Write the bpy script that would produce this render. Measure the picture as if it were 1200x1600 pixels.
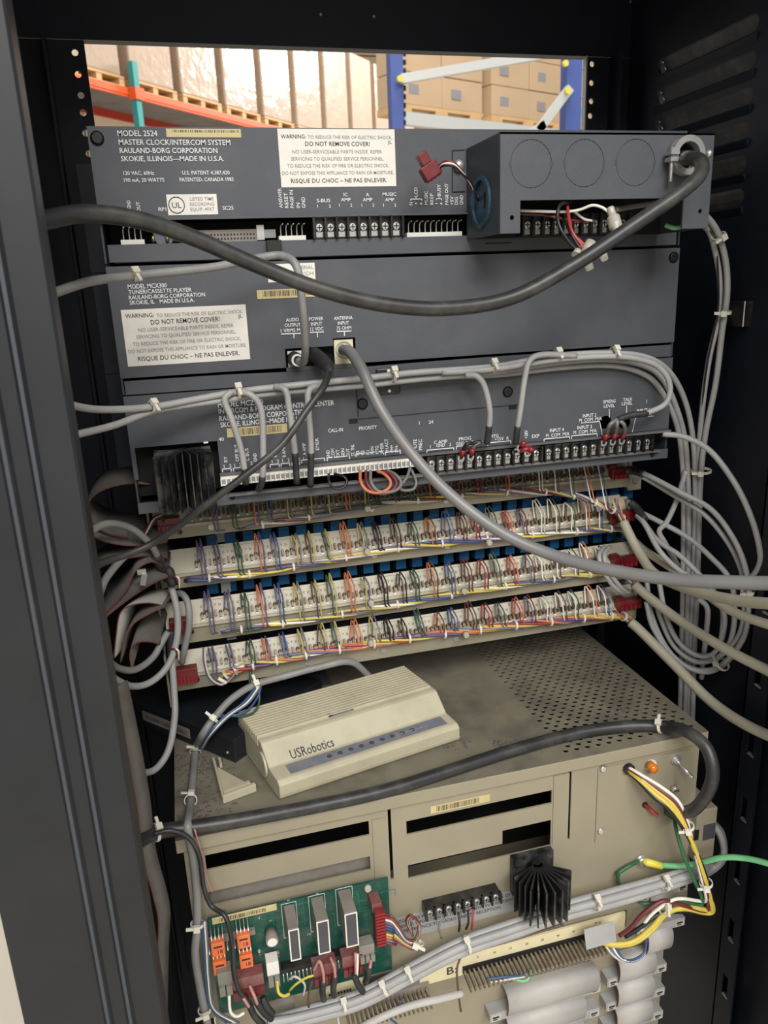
import bpy, bmesh, math, random
from mathutils import Vector, Matrix
random.seed(7)
for o in list(bpy.data.objects): bpy.data.objects.remove(o)
SC = bpy.context.scene
COL = SC.collection

# ------------------------------------------------------------------ camera
CM = ((0.96526634, -0.25806371, -0.04079223),
      (-0.110393, -0.26134029, -0.95891326),
      (0.23680006, 0.93010987, -0.28075142))
CP = Vector((-0.177, -0.56, 1.25))
FPX = 1200.0
cam_d = bpy.data.cameras.new('camera'); cam_d.lens = 27.0; cam_d.sensor_width = 36.0
cam_d.sensor_fit = 'AUTO'; cam_d.clip_start = 0.01; cam_d.clip_end = 200
cam = bpy.data.objects.new('camera', cam_d); COL.objects.link(cam)
cam.matrix_world = Matrix(((CM[0][0], -CM[1][0], -CM[2][0], CP.x),
                           (CM[0][1], -CM[1][1], -CM[2][1], CP.y),
                           (CM[0][2], -CM[1][2], -CM[2][2], CP.z), (0, 0, 0, 1)))
cam_d.dof.use_dof = True; cam_d.dof.focus_distance = 0.60; cam_d.dof.aperture_fstop = 17.0
SC.camera = cam
# ------------------------------------------------------------------ light
W = bpy.data.worlds.new('warehouse_ambient'); SC.world = W; W.use_nodes = True
bg = W.node_tree.nodes['Background']
bg.inputs[0].default_value = (1.0, 0.985, 0.95, 1); bg.inputs[1].default_value = 0.58
def area(name, loc, target, sx, sy, power, color=(1, 0.97, 0.92)):
    d = bpy.data.lights.new(name, 'AREA'); d.shape = 'RECTANGLE'; d.size = sx; d.size_y = sy
    d.energy = power; d.color = color
    o = bpy.data.objects.new(name, d); COL.objects.link(o); o.location = loc
    v = Vector(target) - Vector(loc); o.rotation_euler = v.to_track_quat('-Z', 'Y').to_euler()
    return o
area('unseen_area_light', (-0.6, -3.8, 3.7), (0, 0, 1.0), 2.0, 1.4, 165)  # added overhead light behind the camera, low enough to reach under the chassis
area('unseen_area_light', (1.2, -4.4, 5.4), (0, 0, 1.0), 1.6, 1.2, 140)  # second added light above and behind the camera, for contrast
area('unseen_area_light', (1.5, 2.5, 6.5), (2.6, 6.0, 2.6), 3.0, 1.5, 300)  # added light for the racks beyond the front opening
area('unseen_area_light', (9.0, 16.6, 7.6), (2.2, 15.0, 4.8), 2.0, 2.0, 700)  # added where the wrapped loads mirror it as highlights
area('unseen_area_light', (5.0, 9.0, 8.5), (1.5, 14.5, 4.8), 3.0, 2.0, 500)  # added to light the load fronts and leave their ends dim
SC.view_settings.view_transform = 'Standard'; SC.view_settings.look = 'None'
SC.view_settings.exposure = 0.0; SC.view_settings.gamma = 1.0
SC.view_settings.use_curve_mapping = False

# ------------------------------------------------------------------ pixel -> point at a known depth
def ray(x, y):
    c = ((x - 600) / FPX, (y - 800) / FPX, 1.0)
    return Vector([sum(CM[i][j] * c[i] for i in range(3)) for j in range(3)])
def PY(x, y, Y): d = ray(x, y); return CP + d * ((Y - CP.y) / d.y)
def PX(x, y, X): d = ray(x, y); return CP + d * ((X - CP.x) / d.x)
def PZ(x, y, Z): d = ray(x, y); return CP + d * ((Z - CP.z) / d.z)
def PT(t):
    if len(t) == 3: return PY(*t)
    return (PX if t[2] == 'x' else PZ)(t[0], t[1], t[3])

# ------------------------------------------------------------------ materials
MATS = {}
def lin(c): return tuple(((v / 255) / 12.92 if v / 255 <= 0.04045 else (((v / 255) + 0.055) / 1.055) ** 2.4) for v in c)
def mat(name, rgb, rough=0.5, metal=0.0, var=0.0, scale=60, dust=0.0, dustcol=(0.30, 0.28, 0.25), bump=0.0,
        coat=0.0, trans=0.0, emit=0.0, alpha=1.0, bscale=None, srgb=True):
    m = bpy.data.materials.new(name); m.use_nodes = True; MATS[name] = m
    nt = m.node_tree; b = nt.nodes['Principled BSDF']
    c = lin(rgb) if srgb else rgb
    b.inputs['Base Color'].default_value = (*c, 1); b.inputs['Roughness'].default_value = rough
    b.inputs['Metallic'].default_value = metal
    if coat: b.inputs['Coat Weight'].default_value = coat; b.inputs['Coat Roughness'].default_value = 0.12
    if trans: b.inputs['Transmission Weight'].default_value = trans
    if emit: b.inputs['Emission Color'].default_value = (*c, 1); b.inputs['Emission Strength'].default_value = emit
    if alpha < 1: b.inputs['Alpha'].default_value = alpha
    if var or dust or bump:
        tc = nt.nodes.new('ShaderNodeTexCoord'); geo = nt.nodes.new('ShaderNodeNewGeometry')
        n = nt.nodes.new('ShaderNodeTexNoise'); n.inputs['Scale'].default_value = scale; n.inputs['Detail'].default_value = 6
        nt.links.new(geo.outputs['Position'], n.inputs['Vector'])
        src = None
        if var:
            r = nt.nodes.new('ShaderNodeValToRGB')
            r.color_ramp.elements[0].position = 0.3; r.color_ramp.elements[1].position = 0.7
            r.color_ramp.elements[0].color = (*[v * (1 - var) for v in c], 1)
            r.color_ramp.elements[1].color = (*[min(1, v * (1 + var)) for v in c], 1)
            nt.links.new(n.outputs['Fac'], r.inputs['Fac']); src = r.outputs['Color']
        if dust:
            n2 = nt.nodes.new('ShaderNodeTexNoise'); n2.inputs['Scale'].default_value = scale * 0.6; n2.inputs['Detail'].default_value = 8
            n2.inputs['Roughness'].default_value = 0.65
            nt.links.new(geo.outputs['Position'], n2.inputs['Vector'])
            r2 = nt.nodes.new('ShaderNodeValToRGB')
            r2.color_ramp.elements[0].position = 0.47; r2.color_ramp.elements[1].position = 0.66
            r2.color_ramp.elements[0].color = (0, 0, 0, 1); r2.color_ramp.elements[1].color = (dust, dust, dust, 1)
            nt.links.new(n2.outputs['Fac'], r2.inputs['Fac'])
            mx = nt.nodes.new('ShaderNodeMix'); mx.data_type = 'RGBA'
            nt.links.new(r2.outputs['Color'], mx.inputs[0])
            if src: nt.links.new(src, mx.inputs[6])
            else: mx.inputs[6].default_value = (*c, 1)
            mx.inputs[7].default_value = (*dustcol, 1); src = mx.outputs[2]
        if src: nt.links.new(src, b.inputs['Base Color'])
        if bump:
            n3 = nt.nodes.new('ShaderNodeTexNoise'); n3.inputs['Scale'].default_value = bscale or scale * 4; n3.inputs['Detail'].default_value = 4
            nt.links.new(geo.outputs['Position'], n3.inputs['Vector'])
            bp = nt.nodes.new('ShaderNodeBump'); bp.inputs['Strength'].default_value = bump; bp.inputs['Distance'].default_value = 0.02 if scale < 20 else 0.001
            nt.links.new(n3.outputs['Fac'], bp.inputs['Height']); nt.links.new(bp.outputs['Normal'], b.inputs['Normal'])
            if coat: nt.links.new(bp.outputs['Normal'], b.inputs['Coat Normal'])
    return m
mat('cab', (15, 20, 34), 0.55, var=0.25, scale=30, dust=0.015)
mat('cabpost', (27, 30, 36), 0.5, var=0.15, scale=25, dust=0.012)
mat('char', (74, 77, 84), 0.55, var=0.05, scale=40, dust=0.05, bump=0.15, bscale=1500)
mat('char2', (62, 66, 73), 0.55, var=0.05, scale=40, bump=0.15, bscale=1500)
mat('chardustlit', (84, 85, 88), 0.7, var=0.2, scale=60, dust=0.3)  # dusty charcoal; on louvre hoods its paleness puts light into the colour
mat('black', (16, 17, 20), 0.5, var=0.2)
mat('blackp', (22, 22, 24), 0.35, var=0.2, scale=80, dust=0.12)
mat('dark', (8, 9, 12), 0.7)
mat('hsink', (26, 27, 30), 0.45, dust=0.35, scale=60)
mat('white', (226, 224, 216), 0.6, var=0.04, scale=80)
mat('label', (222, 219, 212), 0.55, var=0.03, scale=120)
mat('gold', (196, 181, 134), 0.45, var=0.06, scale=90)
mat('ivory', (214, 204, 168), 0.5, var=0.05, scale=60, dust=0.12)
mat('inkw', (226, 228, 230), 0.6)
mat('inkb', (44, 42, 50), 0.7)
mat('inkg', (140, 138, 142), 0.7)
mat('amp', (148, 140, 120), 0.5, var=0.05, scale=25, dust=0.10, dustcol=(0.22, 0.20, 0.18))
mat('amptop', (122, 116, 101), 0.6, var=0.10, scale=40, dust=0.6, dustcol=(0.085, 0.08, 0.072))
mat('strip', (180, 174, 156), 0.5, var=0.04, scale=40)
mat('strip2', (150, 143, 124), 0.55, var=0.06, scale=40)
mat('pin', (104, 88, 72), 0.45, 0.3, var=0.3, scale=300)
mat('steel', (214, 214, 212), 0.3, 0.75, var=0.1, scale=200)
mat('galv', (178, 178, 176), 0.4, 0.6, var=0.12, scale=100)
mat('brass', (190, 160, 100), 0.3, 0.9)
mat('modem', (184, 177, 153), 0.5, var=0.03, scale=40, dust=0.30, dustcol=(0.27, 0.24, 0.18))
mat('modem2', (166, 159, 135), 0.5, var=0.03, scale=40, dust=0.15, dustcol=(0.3, 0.27, 0.22))
mat('smoke', (112, 118, 130), 0.35, var=0.1, scale=120, dust=0.5, dustcol=(0.30, 0.27, 0.22))
mat('grey', (158, 158, 158), 0.5, var=0.08, scale=70, dust=0.15, dustcol=(0.22, 0.21, 0.19))
mat('grey2', (134, 134, 133), 0.5, var=0.12, scale=60, dust=0.4, dustcol=(0.16, 0.155, 0.14))
mat('coax', (120, 120, 121), 0.4, var=0.10, scale=40, dust=0.30, dustcol=(0.16, 0.15, 0.13))
mat('beige', (168, 163, 146), 0.55, var=0.06, scale=60, dust=0.15)
mat('pwr', (44, 44, 46), 0.42, var=0.2, scale=50, dust=0.45, dustcol=(0.12, 0.115, 0.1))
mat('sheath', (40, 40, 42), 0.6, var=0.2, scale=90, dust=0.4, dustcol=(0.1, 0.1, 0.09))
mat('tie', (214, 210, 196), 0.45, var=0.05)
mat('ribbon', (100, 96, 92), 0.75, var=0.2, scale=45, dust=0.4, dustcol=(0.09, 0.085, 0.08), bump=0.4, bscale=500)
mat('ribbonl', (178, 176, 172), 0.6, var=0.06, scale=50, dust=0.25)
mat('ribred', (112, 62, 56), 0.6)
mat('pcb', (18, 74, 62), 0.4, var=0.12, scale=120, dust=0.22, dustcol=(0.25, 0.25, 0.22))
mat('trace', (30, 112, 94), 0.45)
mat('relayo', (226, 112, 60), 0.5, var=0.05, dust=0.12, scale=80)
mat('relayg', (128, 122, 114), 0.7, var=0.12, scale=90, dust=0.3)
mat('relayf', (72, 72, 78), 0.5, var=0.08)
mat('relayb', (24, 86, 132), 0.45, var=0.1, scale=90)
mat('relayy', (150, 122, 40), 0.5)
mat('redp', (106, 24, 30), 0.35, var=0.2, scale=120, dust=0.1)
mat('redlug', (132, 32, 38), 0.35)
mat('wrappin', (150, 138, 122), 0.35, 0.6, var=0.25, scale=200)
mat('pinkc', (122, 74, 72), 0.55, dust=0.3, scale=80)
mat('amber', (214, 122, 16), 0.15, coat=1.0, trans=0.15)
mat('bluep', (48, 78, 100), 0.4)
mat('clearp', (206, 202, 190), 0.3, trans=0.35)
mat('crimp', (222, 210, 84), 0.35, var=0.08, scale=200)
WC = {'red': (196, 48, 48), 'maroon': (128, 40, 48), 'orange': (236, 118, 66), 'yellow': (236, 208, 60), 'yel2': (206, 186, 96),
      'green': (36, 118, 70), 'dgreen': (58, 92, 76), 'lgreen': (122, 196, 140), 'blue': (52, 84, 150), 'slate': (104, 108, 138), 'violet': (104, 84, 132),
      'white': (228, 224, 212), 'brown': (104, 72, 56), 'black': (30, 29, 32), 'grey': (128, 124, 122), 'pink': (206, 130, 124), 'wht2': (196, 192, 184)}
for k, v in WC.items():
    if k not in ('white', 'black', 'wht2', 'lgreen'): g_ = sum(v) / 3; v = tuple(int((c_ * 0.74 + g_ * 0.26) * 0.94) for c_ in v)
    mat('w_' + k, v, 0.4, var=0.08, scale=150)
mat('concrete', (196, 188, 172), 0.7, var=0.08, scale=3)
mat('carton', (176, 152, 130), 0.55, var=0.05, scale=2.5, coat=1.0, bump=1.0, bscale=4.5)
mat('carton2', (190, 162, 130), 0.6, var=0.05, scale=3, coat=0.4, bump=0.4, bscale=3)
mat('cartgap', (96, 76, 62), 0.7)
mat('wood', (206, 168, 120), 0.65, var=0.1, scale=6)
mat('rackor', (226, 96, 44), 0.45, var=0.05, scale=3)
mat('rackrd', (190, 62, 40), 0.5)
mat('rackteal', (54, 150, 146), 0.5)
mat('rackblue', (72, 92, 160), 0.5)
mat('rackgalv', (206, 208, 206), 0.35, 0.3)
mat('mesh', (120, 112, 110), 0.6, var=0.2, scale=4)

# ------------------------------------------------------------------ mesh builder
STUFFY = {'printed_text', 'bold_lettering', 'fine_lettering', 'plate_lettering', 'printed_legend', 'barcode', 'header_pins', 'socket_holes', 'connector_cells', 'connector_ribs', 'relay_pins', 'strip_pins', 'rail_pins', 'relay_print', 'mark_print', 'strip_lettering'}
class MB:
    def __init__(s): s.v = []; s.f = []; s.sm = []
    def add(s, vs, fs, smooth=False):
        b = len(s.v); s.v += [Vector(p) for p in vs]
        for f in fs: s.f.append([i + b for i in f]); s.sm.append(smooth)
        return s
    def box(s, x0, x1, y0, y1, z0, z1):
        if x0 > x1: x0, x1 = x1, x0
        if y0 > y1: y0, y1 = y1, y0
        if z0 > z1: z0, z1 = z1, z0
        return s.add([(x0, y0, z0), (x1, y0, z0), (x1, y1, z0), (x0, y1, z0), (x0, y0, z1), (x1, y0, z1), (x1, y1, z1), (x0, y1, z1)],
                     [(0, 3, 2, 1), (4, 5, 6, 7), (0, 1, 5, 4), (1, 2, 6, 5), (2, 3, 7, 6), (3, 0, 4, 7)])
    def obox(s, o, ux, uy, uz, a, b, c):
        """box spanned from corner o along unit vectors ux,uy,uz by ranges a,b,c"""
        vs = []
        for k in c:
            for (i, j) in ((0, 0), (1, 0), (1, 1), (0, 1)):
                vs.append(o + ux * a[i] + uy * b[j] + uz * k)
        return s.add(vs, [(0, 3, 2, 1), (4, 5, 6, 7), (0, 1, 5, 4), (1, 2, 6, 5), (2, 3, 7, 6), (3, 0, 4, 7)])
    def prism(s, poly, d, smooth=False):
        """closed polygon (list of Vectors) extruded by vector d"""
        n = len(poly); d = Vector(d)
        vs = [Vector(p) for p in poly] + [Vector(p) + d for p in poly]
        fs = [list(range(n))[::-1], list(range(n, 2 * n))]
        s.add(vs, fs)
        b = len(s.v) - 2 * n
        for i in range(n):
            j = (i + 1) % n; s.f.append([b + i, b + j, b + n + j, b + n + i]); s.sm.append(smooth)
        return s
    def cyl(s, p0, p1, r0, r1=None, n=12, cap=True):
        p0, p1 = Vector(p0), Vector(p1); r1 = r0 if r1 is None else r1
        t = (p1 - p0).normalized(); a = t.orthogonal().normalized(); b = t.cross(a)
        vs = []
        for p, r in ((p0, r0), (p1, r1)):
            for i in range(n):
                q = 2 * math.pi * i / n; vs.append(p + (a * math.cos(q) + b * math.sin(q)) * r)
        k = len(s.v); s.v += vs
        for i in range(n):
            j = (i + 1) % n; s.f.append([k + i, k + j, k + n + j, k + n + i]); s.sm.append(True)
        if cap: s.f += [[k + i for i in range(n)][::-1], [k + n + i for i in range(n)]]; s.sm += [False, False]
        return s
    def ring(s, c, ax, ro, ri, h, n=20):
        """flat annulus of thickness h along ax"""
        c = Vector(c); t = Vector(ax).normalized(); a = t.orthogonal().normalized(); b = t.cross(a); k = len(s.v)
        for (r, z) in ((ro, 0), (ro, h), (ri, h), (ri, 0)):
            for i in range(n):
                q = 2 * math.pi * i / n; s.v.append(c + (a * math.cos(q) + b * math.sin(q)) * r + t * z)
        for m_ in range(4):
            for i in range(n):
                j = (i + 1) % n; m2 = (m_ + 1) % 4
                s.f.append([k + m_ * n + i, k + m_ * n + j, k + m2 * n + j, k + m2 * n + i]); s.sm.append(False)
        return s
    def tube(s, pts, r, n=8, cap=True):
        P = [Vector(p) for p in pts]; m = len(P); k = len(s.v)
        rad = r if isinstance(r, (list, tuple)) else [r] * m
        T = []
        for i in range(m):
            d = P[min(i + 1, m - 1)] - P[max(i - 1, 0)]
            T.append(d.normalized() if d.length > 1e-9 else Vector((0, 0, 1)))
        a = T[0].orthogonal().normalized()
        for i in range(m):
            a = (a - T[i] * a.dot(T[i]))
            a = a.normalized() if a.length > 1e-6 else T[i].orthogonal().normalized()
            b = T[i].cross(a)
            for q in range(n):
                w = 2 * math.pi * q / n; s.v.append(P[i] + (a * math.cos(w) + b * math.sin(w)) * rad[i])
        for i in range(m - 1):
            for q in range(n):
                j = (q + 1) % n
                s.f.append([k + i * n + q, k + i * n + j, k + (i + 1) * n + j, k + (i + 1) * n + q]); s.sm.append(True)
        if cap: s.f += [[k + q for q in range(n)][::-1], [k + (m - 1) * n + q for q in range(n)]]; s.sm += [False, False]
        return s
    def ball(s, c, r, n=10, m=6, sc=(1, 1, 1)):
        c = Vector(c); k = len(s.v)
        s.v.append(c + Vector((0, 0, -r * sc[2])))
        for i in range(1, m):
            a = -math.pi / 2 + math.pi * i / m
            for q in range(n):
                w = 2 * math.pi * q / n
                s.v.append(c + Vector((math.cos(a) * math.cos(w) * r * sc[0], math.cos(a) * math.sin(w) * r * sc[1], math.sin(a) * r * sc[2])))
        s.v.append(c + Vector((0, 0, r * sc[2]))); top = len(s.v) - 1
        for q in range(n):
            j = (q + 1) % n
            s.f.append([k, k + 1 + j, k + 1 + q]); s.sm.append(True)
            for i in range(m - 2):
                s.f.append([k + 1 + i * n + q, k + 1 + i * n + j, k + 1 + (i + 1) * n + j, k + 1 + (i + 1) * n + q]); s.sm.append(True)
            s.f.append([top, k + 1 + (m - 2) * n + q, k + 1 + (m - 2) * n + j]); s.sm.append(True)
        return s
    def plate(s, outer, holes, to3, d):
        """2D polygon with holes -> plate; to3 maps (u,v) to a point, d = thickness vector"""
        bm = bmesh.new(); loops = []
        for lp in [outer] + holes:
            vs = [bm.verts.new((u, v, 0)) for u, v in lp]; loops.append(vs)
            for i in range(len(vs)): bm.edges.new((vs[i], vs[(i + 1) % len(vs)]))
        bmesh.ops.triangle_fill(bm, use_beauty=True, use_dissolve=False, edges=bm.edges[:])
        bm.verts.index_update(); d = Vector(d)
        vs = [Vector(to3(v.co.x, v.co.y)) for v in bm.verts]; n = len(vs); k = len(s.v)
        s.v += vs + [p + d for p in vs]
        for f in bm.faces:
            ix = [v.index for v in f.verts]
            s.f.append([k + i for i in ix]); s.f.append([k + n + i for i in ix[::-1]]); s.sm += [False, False]
        for lp in loops:
            m = len(lp)
            for i in range(m):
                a, b = lp[i].index, lp[(i + 1) % m].index
                s.f.append([k + a, k + b, k + n + b, k + n + a]); s.sm.append(False)
        bm.free(); return s
    def build(s, name, m, parent=None, bevel=0.0):
        me = bpy.data.meshes.new(name)
        lo = Vector([min(v[i] for v in s.v) for i in range(3)]); hi = Vector([max(v[i] for v in s.v) for i in range(3)])
        c = (lo + hi) / 2
        if parent is None: c.z = lo.z
        me.from_pydata([tuple(v - c) for v in s.v], [], s.f); me.validate()
        if len(me.polygons) == len(s.sm): me.polygons.foreach_set('use_smooth', s.sm)
        bm = bmesh.new(); bm.from_mesh(me); bmesh.ops.recalc_face_normals(bm, faces=bm.faces[:]); bm.to_mesh(me); bm.free()
        me.materials.append(MATS[m] if isinstance(m, str) else m)
        o = bpy.data.objects.new(name, me); COL.objects.link(o); place(o, c, parent)
        if name in STUFFY: o['kind'] = 'stuff'
        if bevel:
            bv = o.modifiers.new('bevel', 'BEVEL'); bv.width = bevel; bv.segments = 2; bv.limit_method = 'ANGLE'
        return o
WL = {}
def place(o, w, parent):
    WL[o.name] = Vector(w)
    if parent is not None: o.parent = parent; o.location = Vector(w) - WL[parent.name]
    else: o.location = w
def inst(src, w, parent, name=None):
    o = bpy.data.objects.new(name or src.name.split('.')[0], src.data); COL.objects.link(o)
    for md in src.modifiers:
        b = o.modifiers.new(md.name, md.type)
        if md.type == 'BEVEL': b.width = md.width; b.segments = md.segments; b.limit_method = md.limit_method
    place(o, w, parent); return o
def thing(name, label, cat, loc, group=None):
    o = bpy.data.objects.new(name, None); COL.objects.link(o); o.empty_display_size = 0.01
    place(o, loc, None); return tag(o, label, cat, group)
def tag(o, label, cat, group=None):
    o['label'] = label; o['category'] = cat
    if group: o['group'] = group
    return o
def structure(o): o['kind'] = 'structure'; return o
def stuff(o): o['kind'] = 'stuff'; return o

def spline(pts, sub=6):
    P = [Vector(p) for p in pts]
    if len(P) == 2: return [P[0].lerp(P[1], i / sub) for i in range(sub + 1)]
    P = [P[0] * 2 - P[1]] + P + [P[-1] * 2 - P[-2]]; out = []
    for i in range(1, len(P) - 2):
        p0, p1, p2, p3 = P[i - 1], P[i], P[i + 1], P[i + 2]
        for k in range(sub):
            t = k / sub
            out.append(0.5 * ((2 * p1) + (p2 - p0) * t + (2 * p0 - 5 * p1 + 4 * p2 - p3) * t * t + (3 * p1 - p0 - 3 * p2 + p3) * t ** 3))
    out.append(P[-2]); return out
def wpts(pts): return [PT(t) for t in pts]
TIE_R = [0.0]
def tie(parent, p, t, r, m='tie', tail=True, head=None, w=0.0022):
    """a cable tie ring around point p with axis t"""
    p = Vector(p); t = Vector(t).normalized(); mb = MB()
    mb.ring(p - t * w / 2 * 1.0, t, r + 0.0007, r, w, 16)
    to_cam = (CP - p).normalized(); h = (to_cam - t * to_cam.dot(t)).normalized()
    h = (h + Vector((0, 0, 0.9 if head is None else head))).normalized()
    h = (h - t * h.dot(t)).normalized(); s = t.cross(h)
    mb.obox(p + h * r, t, s, h, (-0.0022, 0.0022), (-0.0022, 0.0022), (0, 0.003))
    if tail: mb.obox(p + h * (r + 0.0008), t, s, h, (-0.0011, 0.0011), (0.002, 0.0075), (0, 0.0010))
    return mb.build('cable_tie', m, parent)
CAB = {}
def cable(name, label, pts, r, m, cat='cable', ties=(), group=None, n=10, sub=8, extra=None):
    P = spline(wpts(pts), sub)
    mb = MB().tube(P, r, n)
    if not ties and not extra:
        return tag(mb.build(name, m), label, cat, group)
    t = thing(name, label, cat, min(P, key=lambda v: v.z), group); CAB[label] = t
    mb.build('jacket', m, t)
    for u in ties:
        q = min(P, key=lambda v: (Vector(proj(v)) - Vector(u[:2])).length)
        i = P.index(q); d = P[min(i + 1, len(P) - 1)] - P[max(0, i - 1)]
        tie(t, q, d, (r if not isinstance(r, (list, tuple)) else r[i]) * (u[2] if len(u) > 2 else 1.0))
    return t
def proj(p):
    d = Vector(p) - CP; q = [sum(CM[i][j] * d[j] for j in range(3)) for i in range(3)]
    return (600 + FPX * q[0] / q[2], 800 + FPX * q[1] / q[2])

# ------------------------------------------------------------------ lettering
TC = {}
def tmesh(s):
    if s in TC: return TC[s]
    cu = bpy.data.curves.new('t', 'FONT'); cu.body = s; cu.resolution_u = 2; cu.size = 1.0; cu.offset = 0.006
    o = bpy.data.objects.new('t', cu); COL.objects.link(o)
    dg = bpy.context.evaluated_depsgraph_get(); ev = o.evaluated_get(dg); me = ev.to_mesh()
    vs = [v.co.copy() for v in me.vertices]; fs = [list(p.vertices) for p in me.polygons]
    ev.to_mesh_clear(); bpy.data.objects.remove(o); bpy.data.curves.remove(cu)
    x0 = min(v.x for v in vs); x1 = max(v.x for v in vs)
    vs = [((v.x - x0) / (x1 - x0), v.y / 0.69) for v in vs]
    TC[s] = (vs, fs, (x1 - x0) / 0.69); return TC[s]
def txt(mb, s, o, ux, uz, w, h):
    """text into mb: baseline-left at o, width w along ux, cap height h along uz"""
    vs, fs, asp = tmesh(s)
    if w is None: w = asp * h
    mb.add([o + ux * (u * w) + uz * (v * h) for u, v in vs], fs)
EX, EY, EZ = Vector((1, 0, 0)), Vector((0, 1, 0)), Vector((0, 0, 1))
def tpx(mb, s, x0, x1, yc, h, Y):
    """horizontal text on plane Y: pixel x range, centre line (at its left end) and cap height in pixels"""
    a = PY(x0, yc + h / 2, Y); b = PY(x1, yc + h / 2, Y); t = PY(x0, yc - h / 2, Y)
    txt(mb, s, a, EX, EZ, None if len(s) == 1 else b.x - a.x, t.z - a.z)
def tvp(mb, s, xc, ytop, ybot, w, Y):
    """text turned a quarter, reading upwards: pixel column, top, bottom, cap height w"""
    a = PY(xc + w / 2, ybot, Y); b = PY(xc + w / 2, ytop, Y); l = PY(xc - w / 2, ybot, Y)
    txt(mb, s, a, EZ, -EX, b.z - a.z, a.x - l.x)
def lpx(mb, x0, y0, x1, y1, Y, w=1.2):
    """thin printed line between two pixels on plane Y"""
    a, b = PY(x0, y0, Y), PY(x1, y1, Y); t = (b - a).normalized(); n = t.cross(EY) * (w * 0.00022)
    mb.add([a - n, b - n, b + n, a + n], [(0, 1, 2, 3)])
def rect(p0, p1, Y):
    a, b = PY(*p0, Y), PY(*p1, Y); return min(a.x, b.x), max(a.x, b.x), min(a.z, b.z), max(a.z, b.z)
def circ(cx, cz, r, n=20): return [(cx + r * math.cos(2 * math.pi * i / n), cz + r * math.sin(2 * math.pi * i / n)) for i in range(n)]
def rq(x0, x1, z0, z1): return [(x0, z0), (x1, z0), (x1, z1), (x0, z1)]
def face(Y): return lambda u, v: (u, Y, v)
def barcode(mb, x0, x1, z0, z1, Y, n=34):
    x = x0; random.seed(3)
    while x < x1:
        w = random.choice((0.00025, 0.0004, 0.0006)); mb.add([(x, Y, z0), (x + w, Y, z0), (x + w, Y, z1), (x, Y, z1)], [(0, 1, 2, 3)])
        x += w + random.choice((0.0004, 0.0006, 0.0009))

# ================================================================== SETTING
structure(MB().box(-14, 22, -10, 44, -0.02, 0).build('floor', 'concrete'))
structure(MB().box(-14, 22, 44, 44.2, 0, 10).build('wall_back', 'concrete'))
# ================================================================== RACK CABINET
XW, YF, YR, ZT, ZB = 0.276, 0.183, -0.199, 1.56, 0.06
cab = thing('rack_cabinet', 'tall black steel equipment rack cabinet open at the rear with louvred side', 'cabinet', (0, 0, 0))
MB().box(-XW - 0.003, -XW, YR, YF + 0.012, ZB, ZT).build('side_panel', 'cab', cab)
# right side with louvre slots
LV = [1.4385, 1.4135, 1.389, 1.3645, 1.3395, 1.3145]
LY0, LY1 = 0.005, 0.135
def lv_slot(z):
    h = 0.0130; pts = []
    for i in range(7):
        a = math.pi / 2 + math.pi * i / 6; pts.append((LY0 + h / 2 + math.cos(a) * h / 2, z - h / 2 + math.sin(a) * h / 2))
    for i in range(7):
        a = -math.pi / 2 + math.pi * i / 6; pts.append((LY1 - h / 2 + math.cos(a) * h / 2, z - h / 2 + math.sin(a) * h / 2))
    return pts
sp = MB().plate(rq(YR, YF + 0.012, ZB, ZT), [lv_slot(z) for z in LV], lambda u, v: (XW, u, v), (0.003, 0, 0)).build('side_panel', 'cab', cab)
for z in LV:
    # pressed-out hood: rises from the top of the slot outwards and down
    mb = MB()
    prof = [(0.003, 0.0015), (0.006, -0.002), (0.009, -0.0075), (0.0105, -0.0130)]
    for (a, b) in zip(prof, prof[1:]):
        mb.add([(XW + a[0], LY0 - 0.002, z + a[1]), (XW + a[0], LY1 + 0.002, z + a[1]), (XW + b[0], LY1, z + b[1]), (XW + b[0], LY0, z + b[1])], [(0, 1, 2, 3)])
    for y in (LY0 - 0.001, LY1 + 0.001):
        mb.add([(XW + 0.003, y, z + 0.0015)] + [(XW + a, y, z + b) for a, b in prof[1:]] + [(XW + 0.003, y, z - 0.0130)], [(0, 1, 2, 3, 4)])
    # inner rib below each slot
    lo = mb.build('louver', 'chardustlit', cab)  # pale grey stands for outside light on the hood's inner face
    rib = MB().prism([(XW - 0.0002, LY0, z - 0.0134), (XW - 0.0028, LY0, z - 0.0150), (XW - 0.0002, LY0, z - 0.0205)], (0, LY1 - LY0, 0)).build('louver_lip', 'cab', cab)
MB().box(-XW, XW, YR, YF + 0.012, ZT - 0.003, ZT).build('top_panel', 'cab', cab)
MB().box(-XW, XW, YR, YF + 0.012, ZB, ZB + 0.003).build('bottom_panel', 'cab', cab)
# front frame
WZ0, WZ1, WX0, WX1 = 1.386, 1.4527, -0.2225, 0.2283
MB().box(-XW, XW, YF, YF + 0.012, WZ1, ZT - 0.003).build('front_header', 'cab', cab)
def rail(px_list, x0, x1, dx):
    holes = []
    for (u, v) in px_list:
        p = PY(u, v, YF); holes.append(circ(p.x, p.z, 0.0027, 10))
    MB().plate(rq(x0, x1, ZB + 0.01, WZ1 - 0.0005), holes, face(YF), (0, 0.002, 0)).build('mounting_rail', 'cab', cab)
rail([(117, 82), (122, 116), (126.5, 149), (130, 176), (134, 208), (139, 240)], -XW, WX0, 0)
rail([(925.5, 100), (924.5, 129.5), (924, 158), (922.5, 181)], WX1, XW, 0)
MB().box(0.2265, 0.2279, YF - 0.006, YF, WZ0, WZ1 - 0.001).build('rail_edge', 'galv', cab)
MB().box(WX0 - 0.030, WX0 - 0.028, YF - 0.02, YF, ZB + 0.01, WZ1 - 0.001).build('rail_flange', 'cab', cab)
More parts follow.
